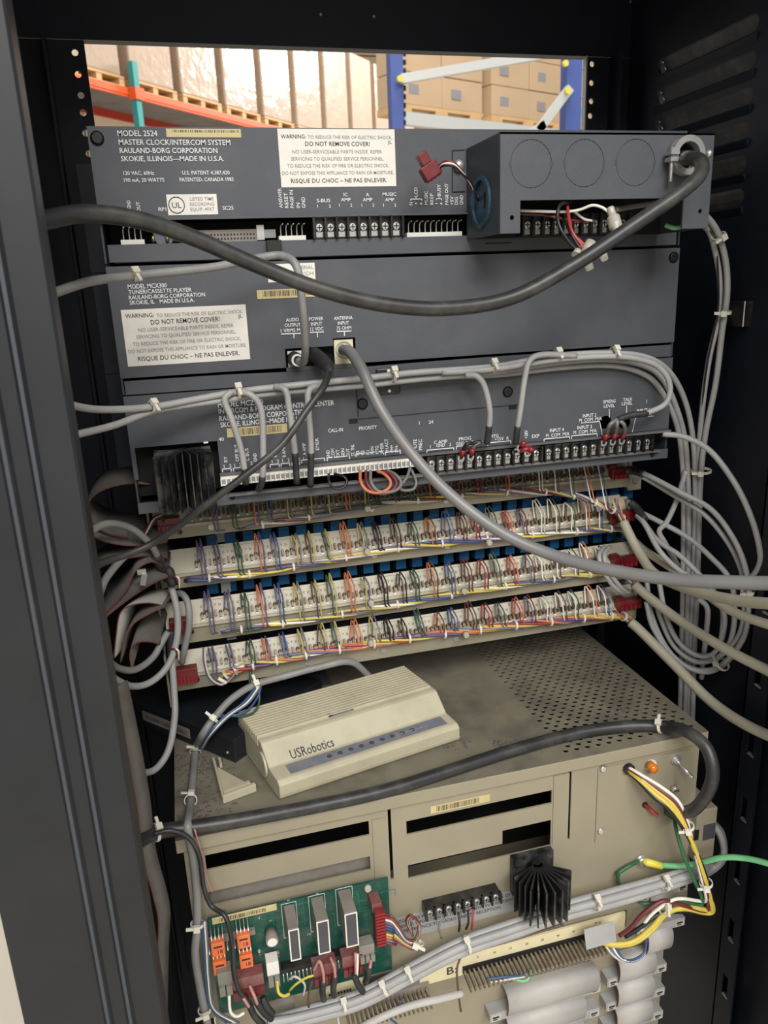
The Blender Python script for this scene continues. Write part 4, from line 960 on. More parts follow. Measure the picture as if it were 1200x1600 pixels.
relay_board('row of blue relays showing between the second and third terminal strips', (332, 916), (975, 832), 0.080, 'relayb', 27, 0.0096, 0.012, '')
relay_board('row of dark yellow relays showing above the bottom terminal strip', (420, 976), (940, 903), 0.072, 'relayy', 22, 0.0080, 0.006, '')

# ================================================================== AMPLIFIER
AX0, AX1, AY, AZT = -0.2165, 0.2165, -0.077, 0.883
am = thing('amplifier', 'beige steel power amplifier with perforated top and slotted rear panel', 'amplifier', (0, 0.05, 0.715))
AZB = 0.715
def pq(pts, Y): return [(PY(u, v, Y).x, PY(u, v, Y).z) for u, v in pts]
def axrect(a, b): p, q = PY(*a, AY), PY(*b, AY); return rq(min(p.x, q.x), max(p.x, q.x), min(p.z, q.z), max(p.z, q.z))
s1 = rq(PY(320, 1336, AY).x, PY(576, 1282, AY).x, PY(576, 1305, AY).z, PY(576, 1282.5, AY).z)
s2 = rq(PY(325, 1392, AY).x, PY(578, 1338, AY).x, PY(578, 1359, AY).z, PY(577, 1338, AY).z)
x3a, x3b = PY(635, 1290, AY).x, PY(862, 1245, AY).x
s3 = rq(x3a, x3b, PY(634, 1305, AY).z, PY(634, 1283.5, AY).z)
z4b, z4m, z4t = PY(636, 1373.5, AY).z, PY(636, 1352.5, AY).z, PY(861, 1281, AY).z
x4s = PY(785, 1310, AY).x
s4 = [(x3a, z4b), (x3b, z4b), (x3b, z4t), (x4s, z4t), (x4s, z4m), (x3a, z4m)]
v1 = rq(PY(607, 1300, AY).x, PY(612, 1300, AY).x, PY(613, 1374, AY).z, PY(607, 1265, AY).z)
v2 = rq(PY(886.5, 1250, AY).x, PY(892, 1250, AY).x, PY(890, 1311, AY).z, PY(890, 1206, AY).z)
AXS = 0.2120
MB().plate(rq(-AXS, AXS, AZB, 0.8725), [s1, s2, s3, s4, v1, v2], face(AY), (0, 0.0015, 0)).build('rear_panel', 'amp', am)
MB().box(-AXS, -AXS + 0.0015, AY + 0.0015, 0.165, AZB, 0.8725).build('side', 'amp', am)
MB().box(AXS - 0.0015, AXS, AY + 0.0015, 0.165, AZB, 0.8725).build('side', 'amp', am)
MB().box(-AXS, AXS, AY + 0.0015, 0.165, AZB, AZB + 0.0015).build('base', 'amp', am)
MB().box(-AXS, AXS, 0.163, 0.165, AZB + 0.0015, 0.8725).build('front_plate', 'amp', am)
MB().box(-AXS + 0.01, AXS - 0.01, 0.03, 0.032, AZB + 0.0015, 0.87).build('inner_shield', 'dark', am)
MB().box(-0.2413, 0.2413, 0.176, 0.1825, 0.50, 1.098).build('blank_panel', 'cab', cab)
# perforated lid
holes = []
p00, p10, p01 = PZ(744, 1005, AZT), PZ(893, 981, AZT), PZ(888, 1176, AZT)
gx0, gx1 = PZ(884, 1173, AZT).x, PZ(1075, 1130, AZT).x
gy0, gy1 = PZ(884, 1173, AZT).y, 0.150
nx = 13; stp = (gx1 - gx0) / (nx - 1); j = 0; y = gy0
while y < gy1:
    for i in range(nx):
        x = gx0 + i * stp + (stp / 2 if j % 2 else 0)
        if x < AX1 - 0.008: holes.append(circ(x, y, 0.0024, 8))
    y += stp * 0.62; j += 1
MB().plate(rq(AX0, AX1, -0.081, 0.168), holes, lambda u, v: (u, v, AZT - 0.0012), (0, 0, 0.0012)).build('perforated_lid', 'amptop', am)
lip = MB().box(AX0, AX1, -0.0815, -0.0800, 0.8722, AZT - 0.0001).build('lid_lip', 'amp', am, bevel=0.0008)
MB().box(AX0, AX0 + 0.0012, -0.080, 0.168, 0.8722, AZT - 0.0012).build('lid_skirt', 'amp', am)
MB().box(AX1 - 0.0012, AX1, -0.080, 0.168, 0.8722, AZT - 0.0012).build('lid_skirt', 'amp', am)
MB().box(-0.2, -0.07, AY + 0.012, AY + 0.014, 0.805, 0.825).build('inner_rail', 'relayg', am)
a, b = PY(865, 1212, AY), PY(886, 1314, AY); MB().box(a.x, b.x, AY - 0.0008, AY, b.z, PY(865, 1212, AY).z).build('guide_strip', 'amp', am)
a, b = PY(581, 1281, AY), PY(605, 1374, AY); MB().box(a.x, b.x, AY - 0.0008, AY, b.z, a.z).build('guide_strip', 'amp', am)
# control plate on the right
a, b = PY(934, 1200, AY), PY(1070, 1283, AY)
cp = MB().box(a.x, b.x, AY - 0.0010, AY, b.z, a.z).build('control_plate', 'amp', am)
YP = AY - 0.001
for (u, v) in ((942, 1201), (938, 1298)):
    c = PY(u, v, YP); inst(SCR, c, cp, 'plate_screw')
c = PY(981, 1200, YP); MB().ring(c, (0, -1, 0), 0.0048, 0.0030, 0.003, 18).build('wire_grommet', 'blackp', cp); MB().cyl(c + Vector((0, 0.0, 0)), c + Vector((0, -0.0004, 0)), 0.003, n=14).build('grommet_hole', 'dark', cp)
c = PY(1016, 1195, YP); lp = MB().cyl(c, c + Vector((0, -0.0012, 0)), 0.0052, n=20).build('indicator_lamp', 'white', cp)
c = PY(1017, 1197, YP - 0.003); MB().cyl((c.x, YP - 0.0012, c.z), (c.x, YP - 0.007, c.z), 0.0042, 0.0040, 20).ball((c.x, YP - 0.007, c.z), 0.0040, 16, 8, (1, 0.7, 1)).build('lens', 'amber', lp)
c = PY(1055, 1186, YP); ts = MB().ring(c, (0, -1, 0), 0.0046, 0.0026, 0.002, 18).cyl(c, c + Vector((0, -0.004, 0)), 0.0027, n=14).build('toggle_switch', 'steel', cp)
MB().tube([c + Vector((0, -0.003, 0)), c + Vector((0.003, -0.010, -0.0045)), c + Vector((0.0055, -0.015, -0.0085))], [0.0011, 0.0014, 0.0018], 10).ball(c + Vector((0.0055, -0.015, -0.0085)), 0.0019).build('lever', 'steel', ts)
c = PY(1052, 1231, YP); gs = MB().cyl(c, c + Vector((0, -0.0045, 0)), 0.0033, 0.0030, 12).build('ground_screw', 'steel', cp); MB().box(c.x - 0.0026, c.x + 0.0026, c.y - 0.0048, c.y - 0.0044, c.z - 0.0004, c.z + 0.0004).build('screw_slot', 'dark', gs)
a, b = PY(1007, 1257, YP), PY(1028, 1275, YP - 0.010); rd = MB().cyl(a + Vector((0, 0.0, 0)), b, 0.0018, n=10).build('test_lead_stub', 'w_red', cp); MB().ring(a, (0, -1, 0), 0.0026, 0.0016, 0.0012, 12).build('stub_collar', 'blackp', rd)
c = PY(1046, 1264, YP); MB().cyl(c, c + Vector((0.002, -0.010, 0)), 0.0062, 0.0056, 14).build('strain_relief', 'blackp', cp)
lb, r_ = labelplate(am, (672, 1253), (765, 1247.5), AY, 'gold', 'serial_sticker')
bpy.data.objects.remove(lb)
p = PY(672, 1251, AY); q = PY(765, 1251, AY); z0 = PY(765, 1251.5, AY).z; z1 = PY(765, 1240.5, AY).z
lb = MB().box(p.x, q.x, AY - 0.0004, AY, z0, z1).build('serial_sticker', 'gold', am)
mb = MB(); barcode(mb, p.x + 0.005, q.x - 0.009, z0 + 0.001, z1 - 0.0008, AY - 0.0006); mb.build('barcode', 'inkb', lb)
# outlet box beside the amplifier
p = PY(1090, 1262, -0.085); q = PY(1122, 1262, -0.085)
ob = MB().box(p.x + 0.0005, q.x, -0.085, -0.045, PY(1115, 1338, -0.085).z, PY(1118, 1262, -0.085).z).build('outlet_box', 'amp', am, bevel=0.001)
hx_ = rect((1100, 1290), (1116, 1309), -0.0854); MB().box(hx_[0], hx_[1], -0.0856, -0.085, hx_[2], hx_[3]).build('outlet_window', 'relayf', ob)
hx_ = rect((1086, 1298), (1091, 1312), -0.0854); MB().box(hx_[0], hx_[1], -0.0856, -0.085, hx_[2], hx_[3]).build('side_slot', 'dark', ob)
# barrier block + compliance sticker + heat sink low on the panel
xs = [PY(671 + 14.7 * i, 1426 - 3.4 * i, -0.086).x for i in range(8)]
zc = PY(671, 1426, -0.086).z
terminal_block(am, 'terminal_block', xs, -0.086, zc, 0.0030, zc + 0.0052, zc - 0.0042, 0.0085)
p = PY(617, 1466, AY); q = PY(815, 1400, AY); zt_ = zc - 0.0062; 
lb = MB().box(p.x, q.x, AY - 0.0004, AY, zt_ - 0.022, zt_).build('compliance_sticker', 'grey', am)
mb = MB()
for k, s in enumerate(('COMPLIES WITH THE REQUIREMENTS IN PART 15 OF FCC', 'DEVICE. OPERATION OF THIS EQUIPMENT IN A RESIDENTIAL', 'INTERFERENCE TO RADIO AND TV RECEPTION')):
    txt(mb, s, Vector((p.x + 0.003, AY - 0.0006, zt_ - 0.0055 - k * 0.0052)), EX, EZ, (q.x - p.x) * (0.96 if k < 2 else 0.8), 0.0030)
mb.build('fine_lettering', 'inkb', lb)
hc = PY(838, 1358, -0.09)
hsx = PY(850, 1360, -0.098)
tips = []
for k, ang in enumerate((-172, -158, -145, -132, -119, -106, -92, -78, -65, -52, -38, -24)):
    L = 0.027 if 3 <= k <= 8 else 0.024; a_ = math.radians(ang); tips.append((hsx.x - 0.003 + math.cos(a_) * L, -0.098 + math.sin(a_) * L * 1.0))
MB().box(hsx.x - 0.020, hsx.x + 0.016, -0.083, AY, hsx.z - 0.033, hsx.z + 0.003).build('sink_base', 'hsink', am)
heat_sink(am, hsx.x - 0.003, -0.092, hsx.z + 0.003, hsx.z - 0.030, tips, 0.0042, th=0.0007)
# ground stud with ring terminal and green lead
gd = thing('ground_lead', 'light green ground lead with yellow crimp lug running out of the cabinet', 'wire', PY(1000, 1342, AY - 0.003))
c = PY(1000, 1342, AY); MB().cyl(c, c + Vector((0, -0.005, 0)), 0.0040, 0.0034, 12).ring(c + Vector((0, -0.001, 0)), (0, -1, 0), 0.0052, 0.003, 0.001, 14).build('stud_screw', 'steel', gd)
MB().tube(wpts([(1004, 1345, AY - 0.004), (1010, 1347, AY - 0.006), (1034, 1353, AY - 0.010)]), [0.0022, 0.0034, 0.0032], 12).build('crimp_sleeve', 'crimp', gd)
wire(gd, [(1033, 1352, AY - 0.010), (1060, 1353, AY - 0.018), (1090, 1349, AY - 0.028), (1130, 1340, AY - 0.045), (1170, 1342, AY - 0.06), (1215, 1354, AY - 0.08), (1260, 1370, AY - 0.10)], 'lgreen', 0.0025)
wire(gd, [(998, 1345, AY - 0.003), (985, 1352, AY - 0.006), (975, 1358, AY - 0.006), (966, 1366, AY - 0.006), (967, 1382, AY - 0.004), (975, 1392, AY - 0.003)], 'green', 0.0016)

# ================================================================== THINGS ON THE AMPLIFIER
# modem
mA = Vector((-0.1395, -0.0625, AZT)); mu = Vector((0.1515, 0.0311, 0)).normalized(); mv = Vector((-mu.y, mu.x, 0)); mv = (mv + Vector((-0.06, 0, 0))).normalized()
ML = 0.1575
def mp(u, v, h): return mA + mu * u + mv * v + EZ * h
md = thing('modem', 'dusty cream external modem with ribbed top lying on the amplifier', 'modem', mp(ML / 2, 0.045, 0))
prof = [(0.0025, 0.0012), (0.0, 0.0040), (0.0, 0.0145), (0.0035, 0.0172), (0.0195, 0.0185), (0.0335, 0.0325), (0.0360, 0.0333), (0.086, 0.0333), (0.088, 0.031), (0.088, 0.0012)]
MB().prism([mp(0, v, h) for v, h in prof], mu * ML).build('shell', 'modem', md, bevel=0.0010)
MB().prism([mp(0.004, v, h) for v, h in [(0.006, 0.0001), (0.006, 0.0012), (0.084, 0.0012), (0.084, 0.0001)]], mu * (ML - 0.008)).build('base', 'modem2', md)
MB().obox(mA, mu, mv, EZ, (0, ML), (-0.0003, 0.0006), (0.0056, 0.0061)).build('seam', 'modem2', md)
for k in range(12):
    v = 0.0405 + k * 0.0038
    MB().obox(mA, mu, mv, EZ, (-0.0004, ML - 0.002), (v, v + 0.0023), (0.0330, 0.0354)).build('rib', 'modem', md, bevel=0.0005)
    MB().obox(mA, mu, mv, EZ, (-0.0005, 0.0004), (v, v + 0.0023), (0.027, 0.0335)).build('rib_end', 'modem', md)
t3 = Vector((0, 0, 0)); sl = (mp(0, 0.0195, 0.0185) - mp(0, 0.0035, 0.0172)).normalized(); sn = mu.cross(sl).normalized()
wl = MB().obox(mp(0, 0.0055, 0.0174), mu, sl, sn, (0.012, ML - 0.008), (0.0005, 0.0115), (0, 0.0004)).build('smoked_strip', 'smoke', md)
for k in range(9): 
    c = mp(0.046 + k * 0.0092, 0.0115, 0.0182); MB().cyl(c, c + sn * 0.0003, 0.0021, n=12).build('led_window', 'relayf', wl)
for k in range(8):
    c = mp(0.045 + k * 0.0095, 0.0075, 0.0180)
s2_ = (mp(0, 0.0335, 0.0325) - mp(0, 0.0195, 0.0185)).normalized(); n2 = mu.cross(s2_).normalized()
m2 = MB(); txt(m2, 'USRobotics', mp(0.019, 0.0205, 0.0195) + n2 * 0.0003, mu, s2_, 0.036, 0.0072); m2.build('brand_lettering', 'inkb', md)
m2 = MB(); [m2.obox(mp(0.108 + q * 0.0045, 0.0105, 0.0180), mu, sl, sn, (0, 0.0030), (0, 0.0008), (0, 0.0006)) for q in range(6)]; m2.build('strip_lettering', 'inkg', wl)
m2 = MB().obox(mp(0, 0.039, 0.0346), mu, mv, EZ, (0.060, 0.082), (0.0, 0.0022), (0, 0.0003)); m2.obox(mp(0, 0.039, 0.0346), mu, mv, EZ, (0.060, 0.063), (0, 0.006), (0, 0.0003)); m2.build('scuff', 'smoke', md)
c = mp(-0.0002, 0.030, 0.0165); MB().cyl(c, c - mu * 0.002, 0.0100, n=22).build('side_knob', 'modem', md, bevel=0.0005)
# triangular plastic stand foot
tA, tB, tC = PZ(337, 1203, AZT), PZ(398, 1236, AZT), PZ(350, 1254, AZT)
ft = thing('plastic_foot', 'small cream triangular plastic foot lying beside the modem', 'plastic foot', (tA + tB + tC) / 3)
MB().prism([tA + EZ * 0.0003, tC + EZ * 0.0003, tB + EZ * 0.0003], EZ * 0.004).build('gusset', 'modem', ft, bevel=0.0006)
d = (tB - tC); L = d.length; d.normalize(); n = Vector((-d.y, d.x, 0))
MB().obox(tC, d, n, EZ, (-0.001, L + 0.001), (-0.002, 0.0015), (0.0003, 0.007)).build('foot_rail', 'modem', ft, bevel=0.0006)
MB().obox(tC, d, n, EZ, (0.002, L - 0.001), (0.004, 0.008), (0.0043, 0.0058)).build('foot_step', 'modem', ft, bevel=0.0005)
d2 = (tA - tC); L2 = d2.length; d2.normalize(); n2_ = Vector((-d2.y, d2.x, 0))
MB().obox(tC, d2, n2_, EZ, (0, L2 + 0.008), (-0.0008, 0.0012), (0.0003, 0.007)).build('side_rail', 'modem', ft, bevel=0.0005)
MB().obox(tC, d2, n2_, EZ, (L2, L2 + 0.009), (-0.0055, -0.0035), (0.0003, 0.005)).build('prong', 'modem', ft)
# flat black box with a silver label
F = Vector((-0.1680, -0.001, AZT)); du = Vector((-0.0925, 0.105, 0)).normalized(); dv = Vector((du.y, -du.x, 0))
bb = thing('black_box', 'flat black metal box with a silver label at the rear of the amplifier top', 'electronics box', F + du * 0.07 + dv * 0.05)
MB().obox(F, du, dv, EZ, (0, 0.135), (0, 0.115), (0.0005, 0.0215)).build('case', 'cabpost', bb, bevel=0.0008)
lb = MB().obox(F, du, dv, EZ, (0.052, 0.112), (-0.0005, 0.0), (0.0065, 0.0155)).build('silver_label', 'relayg', bb)
m2 = MB(); txt(m2, 'USE COPPER CONDUCTORS ONLY', F + du * 0.108 - dv * 0.0008 + EZ * 0.0095, -du, EZ, 0.052, 0.0032); m2.build('fine_lettering', 'inkb', lb)
c = F + du * 0.008 + EZ * 0.008; MB().cyl(c, c - dv * 0.001, 0.0012, n=8).build('case_screw', 'steel', bb)
tag(MB().cyl(PZ(450, 1085, AZT), PZ(450, 1085, AZT) + EZ * 0.001, 0.012, n=8).obox(PZ(445, 1100, AZT), EX, EY, EZ, (-0.004, 0.045), (0, 0.03), (0, 0.012)).build('grey_block', 'relayf', bevel=0.001), 'dark grey block on the amplifier behind the modem', 'block')

# ================================================================== POWER AND SIGNAL CABLES
cable('power_cable', 'thick black power cable sagging from the junction box clamp past both top chassis', [(20, 352, -0.15), (70, 344, -0.135), (130, 334, -0.12), (210, 342, -0.11), (300, 371, -0.10), (400, 414, -0.095), (500, 452, -0.095), (600, 476, -0.095), (700, 482, -0.095), (800, 465, -0.095), (900, 412, -0.1), (1000, 345, -0.105), (1065, 300, -0.105), (1094, 272, -0.1), (1094, 252, -0.09), (1076, 247, -0.078), (1062, 247, -0.05)], 0.0046, 'pwr', n=14)
cable('antenna_coax', 'thick grey coax cable curving from the antenna jack and out past the strips', [(537, 547, -0.008), (548, 551, -0.022), (566, 578, -0.036), (595, 640, -0.05), (640, 705, -0.062), (700, 770, -0.08), (780, 830, -0.1), (860, 866, -0.12), (950, 890, -0.15), (1050, 905, -0.18), (1150, 910, -0.21), (1240, 912, -0.235)], 0.0041, 'coax', n=14)
pc = cable('dc_power_lead', 'black DC power lead drooping from the tuner plug across the heat sink', [(500, 562, -0.004), (508, 572, -0.022), (513, 582, -0.034), (505, 605, -0.048), (480, 640, -0.055), (440, 695, -0.06), (380, 745, -0.062), (320, 790, -0.06), (270, 828, -0.055), (220, 858, -0.055), (150, 882, -0.07), (100, 900, -0.09)], 0.0024, 'pwr', extra=True)
A, B = PY(490, 553, 0.002), PY(512, 572, -0.022); MB().tube([A, A.lerp(B, 0.5), B, PY(516, 584, -0.036)], [0.0055, 0.0055, 0.0046, 0.0026], 12).build('plug_body', 'sheath', pc)
cable('audio_cable', 'grey audio cable arching over the tuner into its audio output jack', [(40, 470, -0.13), (80, 459, -0.11), (140, 440, -0.08), (210, 431, -0.06), (330, 418, -0.045), (415, 401, -0.035), (445, 401, -0.038), (464, 418, -0.045), (472, 470, -0.045), (477, 540, -0.036), (474, 566, -0.018), (466, 564, -0.008)], 0.0027, 'grey2', ties=((211, 432),))
# bundle along the top of the control chassis
G1 = 'grey signal cables over the control chassis'
BUN = [('grey signal cable bowing highest along the control chassis, tied to the cable bundle', [(60, 612, -0.12), (108, 632, -0.09), (160, 640, -0.06), (237, 636, -0.035), (300, 625, -0.024), (372, 612, -0.018), (440, 604, -0.016), (560, 592, -0.016), (650, 582, -0.016), (770, 573, -0.014), (870, 556, -0.014), (950, 552, -0.014), (1005, 557, -0.012), (1042, 577, -0.010), (1068, 620, 0.0), (1082, 680, 0.005), (1086, 760, 0.008), (1084, 860, 0.01), (1080, 1000, 0.01), (1076, 1120, 0.01), (1072, 1200, 0.01)], ((237, 637, 1.5), (371, 608, 1.9), (611, 590, 1.9), (771, 574, 1.9), (871, 560, 2.0), (958, 556, 2.0))),
       ('lower grey signal cable in the bundle on the control chassis', [(70, 690, -0.12), (115, 680, -0.09), (180, 664, -0.055), (237, 643, -0.032), (300, 632, -0.022), (372, 622, -0.016), (440, 613, -0.012), (560, 603, -0.012), (650, 593, -0.012), (770, 582, -0.010), (870, 567, -0.009), (950, 562, -0.009), (1005, 571, -0.006), (1035, 592, -0.006), (1058, 640, 0.002), (1072, 700, 0.008), (1076, 800, 0.010), (1074, 950, 0.011), (1070, 1120, 0.011), (1066, 1200, 0.011)], ()),
       ('thin grey signal cable joining the bundle below the tuner jacks', [(500, 600, -0.008), (560, 597, -0.007), (650, 588, -0.008), (770, 586, -0.005), (870, 575, -0.004), (950, 571, -0.004), (1000, 582, -0.003), (1030, 606, -0.002), (1056, 660, 0.006), (1066, 720, 0.012), (1068, 800, 0.014), (1066, 950, 0.015), (1062, 1120, 0.015)], ()),
       ('grey signal cable looping round to the INPUT 1 terminals', [(690, 582, -0.016), (770, 577, -0.017), (870, 562, -0.017), (960, 557, -0.017), (1015, 566, -0.018), (1040, 585, -0.020), (1047, 610, -0.021), (1038, 632, -0.021), (1010, 646, -0.020)], ())]
for i, (l, pts, ti) in enumerate(BUN): cable('signal_cable', l, pts, 0.0023, 'grey', ties=ti, group=G1, extra=(i == 3))
MB().tube(spline(wpts([(1012, 646, -0.020), (985, 649, -0.018), (965, 656, -0.016)]), 5), 0.0026, 10).build('black_sleeve', 'sheath', CAB[BUN[3][0]])
DROPS = [([(362, 612, -0.020), (351, 625, -0.022), (362, 655, -0.022), (376, 700, -0.020), (382, 735, -0.018), (384, 755, -0.012)], 'grey drop cable into the OFF BUS end of the edge connector'),
         ([(372, 612, -0.020), (392, 617, -0.024), (408, 640, -0.024), (411, 700, -0.022), (410, 748, -0.018), (404, 765, -0.012)], 'grey drop cable with tied tip beside the C BUS lettering'),
         ([(430, 604, -0.018), (446, 610, -0.024), (452, 640, -0.024), (460, 700, -0.022), (464, 755, -0.016)], 'grey drop cable ending at the B AMP pins'),
         ([(500, 600, -0.016), (482, 612, -0.022), (483, 650, -0.023), (486, 700, -0.021), (485, 760, -0.014)], 'grey drop cable with long black sleeve at the A AMP pins'),
         ([(728, 586, -0.018), (745, 588, -0.022), (757, 604, -0.024), (765, 640, -0.023), (764, 668, -0.020), (761, 692, -0.014)], 'grey drop cable to the PROG lugs'),
         ([(900, 556, -0.018), (850, 554, -0.022), (828, 563, -0.024), (820, 590, -0.024), (813, 640, -0.022), (808, 672, -0.018), (806, 692, -0.012)], 'grey drop cable to the +28V lugs')]
for pts, l in DROPS:
    P = spline(wpts(pts), 8); t = thing('drop_cable', l, 'cable', P[-1], 'grey drop cables on the control chassis')
    k = int(len(P) * 0.80); MB().tube(P[:k + 1], 0.0023, 10).build('jacket', 'grey', t); MB().tube(P[k - 1:], 0.0025, 10).build('black_sleeve', 'sheath', t)
# tie anchors on the panel
for (u, v, l) in ((606, 594, 'black adhesive tie mount on the strip below the antenna jack'),):
    p = PY(u, v, -0.0005); t = thing('tie_mount', l, 'tie mount', p)
    MB().box(p.x - 0.009, p.x + 0.009, -0.003, -0.0002, p.z - 0.010, p.z + 0.009).build('pad', 'blackp', t, bevel=0.0008)
    for dz in (-0.0075, 0.0070): MB().ball((p.x, -0.0035, p.z + dz), 0.0015).build('stud', 'white', t)
# ---- right hand side
cable('riser_cable', 'grey printed riser cable climbing the right wall to the junction box', [(1085, 330, -0.02), (1105, 340, -0.012), (1122, 365, -0.008), (1134, 410, -0.006), (1136, 460, -0.006), (1128, 520, -0.002), (1118, 600, 0.0), (1102, 680, 0.003), (1094, 760, 0.006), (1090, 900, 0.006), (1084, 1050, 0.006), (1080, 1200, 0.006)], 0.0025, 'grey', ties=((1122, 368, 1.9), (1126, 490, 1.8), (1086, 730, 3.2)))
cable('riser_cable', 'plain white riser cable climbing the right wall behind the printed one', [(1092, 345, -0.012), (1108, 362, -0.004), (1118, 395, -0.001), (1125, 440, 0.0), (1124, 490, 0.002), (1108, 560, 0.004), (1097, 640, 0.006), (1090, 720, 0.010), (1083, 800, 0.012), (1078, 950, 0.014), (1074, 1120, 0.014)], 0.0024, 'grey')
cable('riser_cable', 'thin black riser wire beside the white cable on the right wall', [(1104, 352, -0.008), (1117, 380, -0.003), (1122, 430, -0.002), (1121, 490, 0.0), (1105, 570, 0.002), (1094, 660, 0.006)], 0.0008, 'w_black')
G2 = 'grey looped cables at the right ends of the terminal strips'
ARC = [([(1035, 678, -0.002), (1070, 683, -0.010), (1110, 705, -0.025), (1150, 758, -0.045), (1176, 815, -0.058), (1188, 865, -0.066), (1184, 888, -0.064), (1172, 905, -0.058)], 'single grey cable arching widest from the control chassis towards the coil'),
       ([(990, 737, 0.045), (1010, 742, 0.03), (1060, 768, 0.0), (1110, 795, -0.02), (1145, 840, -0.04), (1164, 885, -0.052), (1170, 930, -0.056), (1166, 985, -0.054), (1145, 1022, -0.045), (1118, 1044, -0.03), (1085, 1046, -0.015), (1050, 1025, 0.0), (1020, 980, 0.015), (1010, 940, 0.02)], 'grey cable with black sleeve coiling from the strip under the control chassis'),
       ([(985, 742, 0.05), (1004, 745, 0.035), (1055, 775, 0.008), (1100, 803, -0.012), (1136, 845, -0.032), (1158, 890, -0.045), (1164, 935, -0.05), (1158, 985, -0.047), (1138, 1014, -0.038), (1112, 1032, -0.025), (1082, 1032, -0.010), (1052, 1008, 0.004), (1032, 965, 0.013), (1024, 935, 0.016)], 'inner grey cable coiling beside the black-sleeved one'),
       ([(995, 805, 0.04), (1008, 820, 0.025), (1030, 860, 0.005), (1060, 890, -0.01), (1095, 910, -0.025), (1120, 930, -0.03), (1132, 965, -0.03), (1128, 1000, -0.026)], 'grey cable dropping steeply from the tagged strip into the coil'),
       ([(1000, 800, 0.04), (1030, 815, 0.02), (1075, 840, 0.0), (1110, 870, -0.02), (1140, 905, -0.036), (1148, 950, -0.04), (1142, 1000, -0.038), (1122, 1030, -0.03)], 'grey cable bowing from the tagged strip across the riser bundle'),
       ([(1005, 815, 0.035), (1028, 845, 0.015), (1062, 868, -0.004), (1090, 895, -0.018), (1110, 920, -0.024)], 'short grey cable crossing from the tagged strip into the knot'),
       ([(1010, 905, 0.03), (1018, 960, 0.02), (1040, 1010, 0.006), (1070, 1040, -0.01), (1105, 1050, -0.024), (1135, 1035, -0.036), (1155, 1005, -0.044)], 'outermost grey cable at the foot of the coil'),
       ([(1030, 910, 0.016), (1040, 960, 0.008), (1058, 1000, -0.002), (1085, 1022, -0.014), (1110, 1024, -0.022), (1125, 1005, -0.026), (1130, 960, -0.028), (1120, 930, -0.026)], 'smallest grey loop inside the coil'),
       ([(1072, 735, 0.008), (1058, 780, 0.012), (1042, 815, 0.014), (1030, 830, 0.016), (1040, 850, 0.014), (1060, 885, 0.008)], 'grey cable branching off below the riser tie'),
       ([(1090, 935, -0.015), (1105, 950, -0.018), (1104, 985, -0.016), (1100, 1020, -0.012), (1096, 1060, -0.008)], 'grey cable hanging straight through the middle of the coil')]
for pts, l in ARC:
    ti = ((1168, 925, 2.4), (1128, 1040, 2.4)) if 'with black sleeve coiling' in l else ()
    cable('looped_cable', l, pts, 0.0024, 'grey', ties=ti, group=G2, extra=('steeply' in l))
for (pts, l) in (([(978, 735, 0.05), (990, 736, 0.045), (1006, 741, 0.032)], ARC[1][1]), ([(985, 785, 0.05), (996, 795, 0.043), (1008, 812, 0.03)], ARC[3][1])):
    MB().tube(spline(wpts(pts), 5), 0.0036, 10).build('black_sleeve', 'sheath', CAB[l])
# small white pair over the third strip end
for k, l in ((0, 'upper white stub cable hooked over the red plug of the lower strips'), (1, 'lower white stub cable hooked over the red plug of the lower strips')):
    cable('stub_cable', l, [(944 + k * 8, 855, 0.045), (936 + k * 8, 868, 0.032), (942 + k * 8, 890, 0.026), (955 + k * 10, 912, 0.026), (970 + k * 9, 925, 0.028), (980 + k * 4, 928 - k * 4, 0.034)], 0.0021, 'grey')
# trunk cables (beige) leaving to the right
TR = [([(974, 815, 0.035), (985, 838, 0.025), (1000, 866, 0.01), (1025, 898, -0.02), (1080, 922, -0.07), (1150, 938, -0.12), (1240, 946, -0.17)], 0.0042, 'beige trunk cable leaving the tagged strip, pressed under the grey coax'),
      ([(990, 845, 0.045), (1010, 862, 0.03), (1050, 888, 0.0), (1100, 925, -0.04), (1150, 958, -0.08), (1240, 988, -0.13)], 0.0038, 'beige trunk cable crossing behind the coil below the coax'),
      ([(990, 912, 0.028), (1010, 930, 0.02), (1060, 968, -0.01), (1130, 1012, -0.06), (1200, 1048, -0.10), (1260, 1078, -0.13)], 0.0044, 'beige trunk cable running down across the coil from the lower strips'),
      ([(985, 972, 0.028), (1000, 985, 0.02), (1050, 1035, -0.01), (1110, 1095, -0.05), (1170, 1135, -0.09), (1240, 1165, -0.13)], 0.0046, 'thickest beige trunk cable leaving the bottom strip over the amplifier corner')]
for pts, r, l in TR:
    t = cable('trunk_cable', l, pts, r, 'beige', n=14, extra=True)
    P = spline(wpts(pts), 8); d = (P[0] - P[1]).normalized()
    for k in range(7):
        a_ = k * 0.9; o = Vector((math.cos(a_), 0, math.sin(a_))) * r * 0.55
        MB().tube(spline([P[0] + o * 0.8, P[0] + d * 0.008 + o, P[0] + d * 0.018 + o * 1.6 + EZ * 0.002], 4), 0.0008, 6).build('core_wire', 'w_' + ['white', 'orange', 'violet', 'yellow', 'blue', 'maroon', 'dgreen'][k], t)
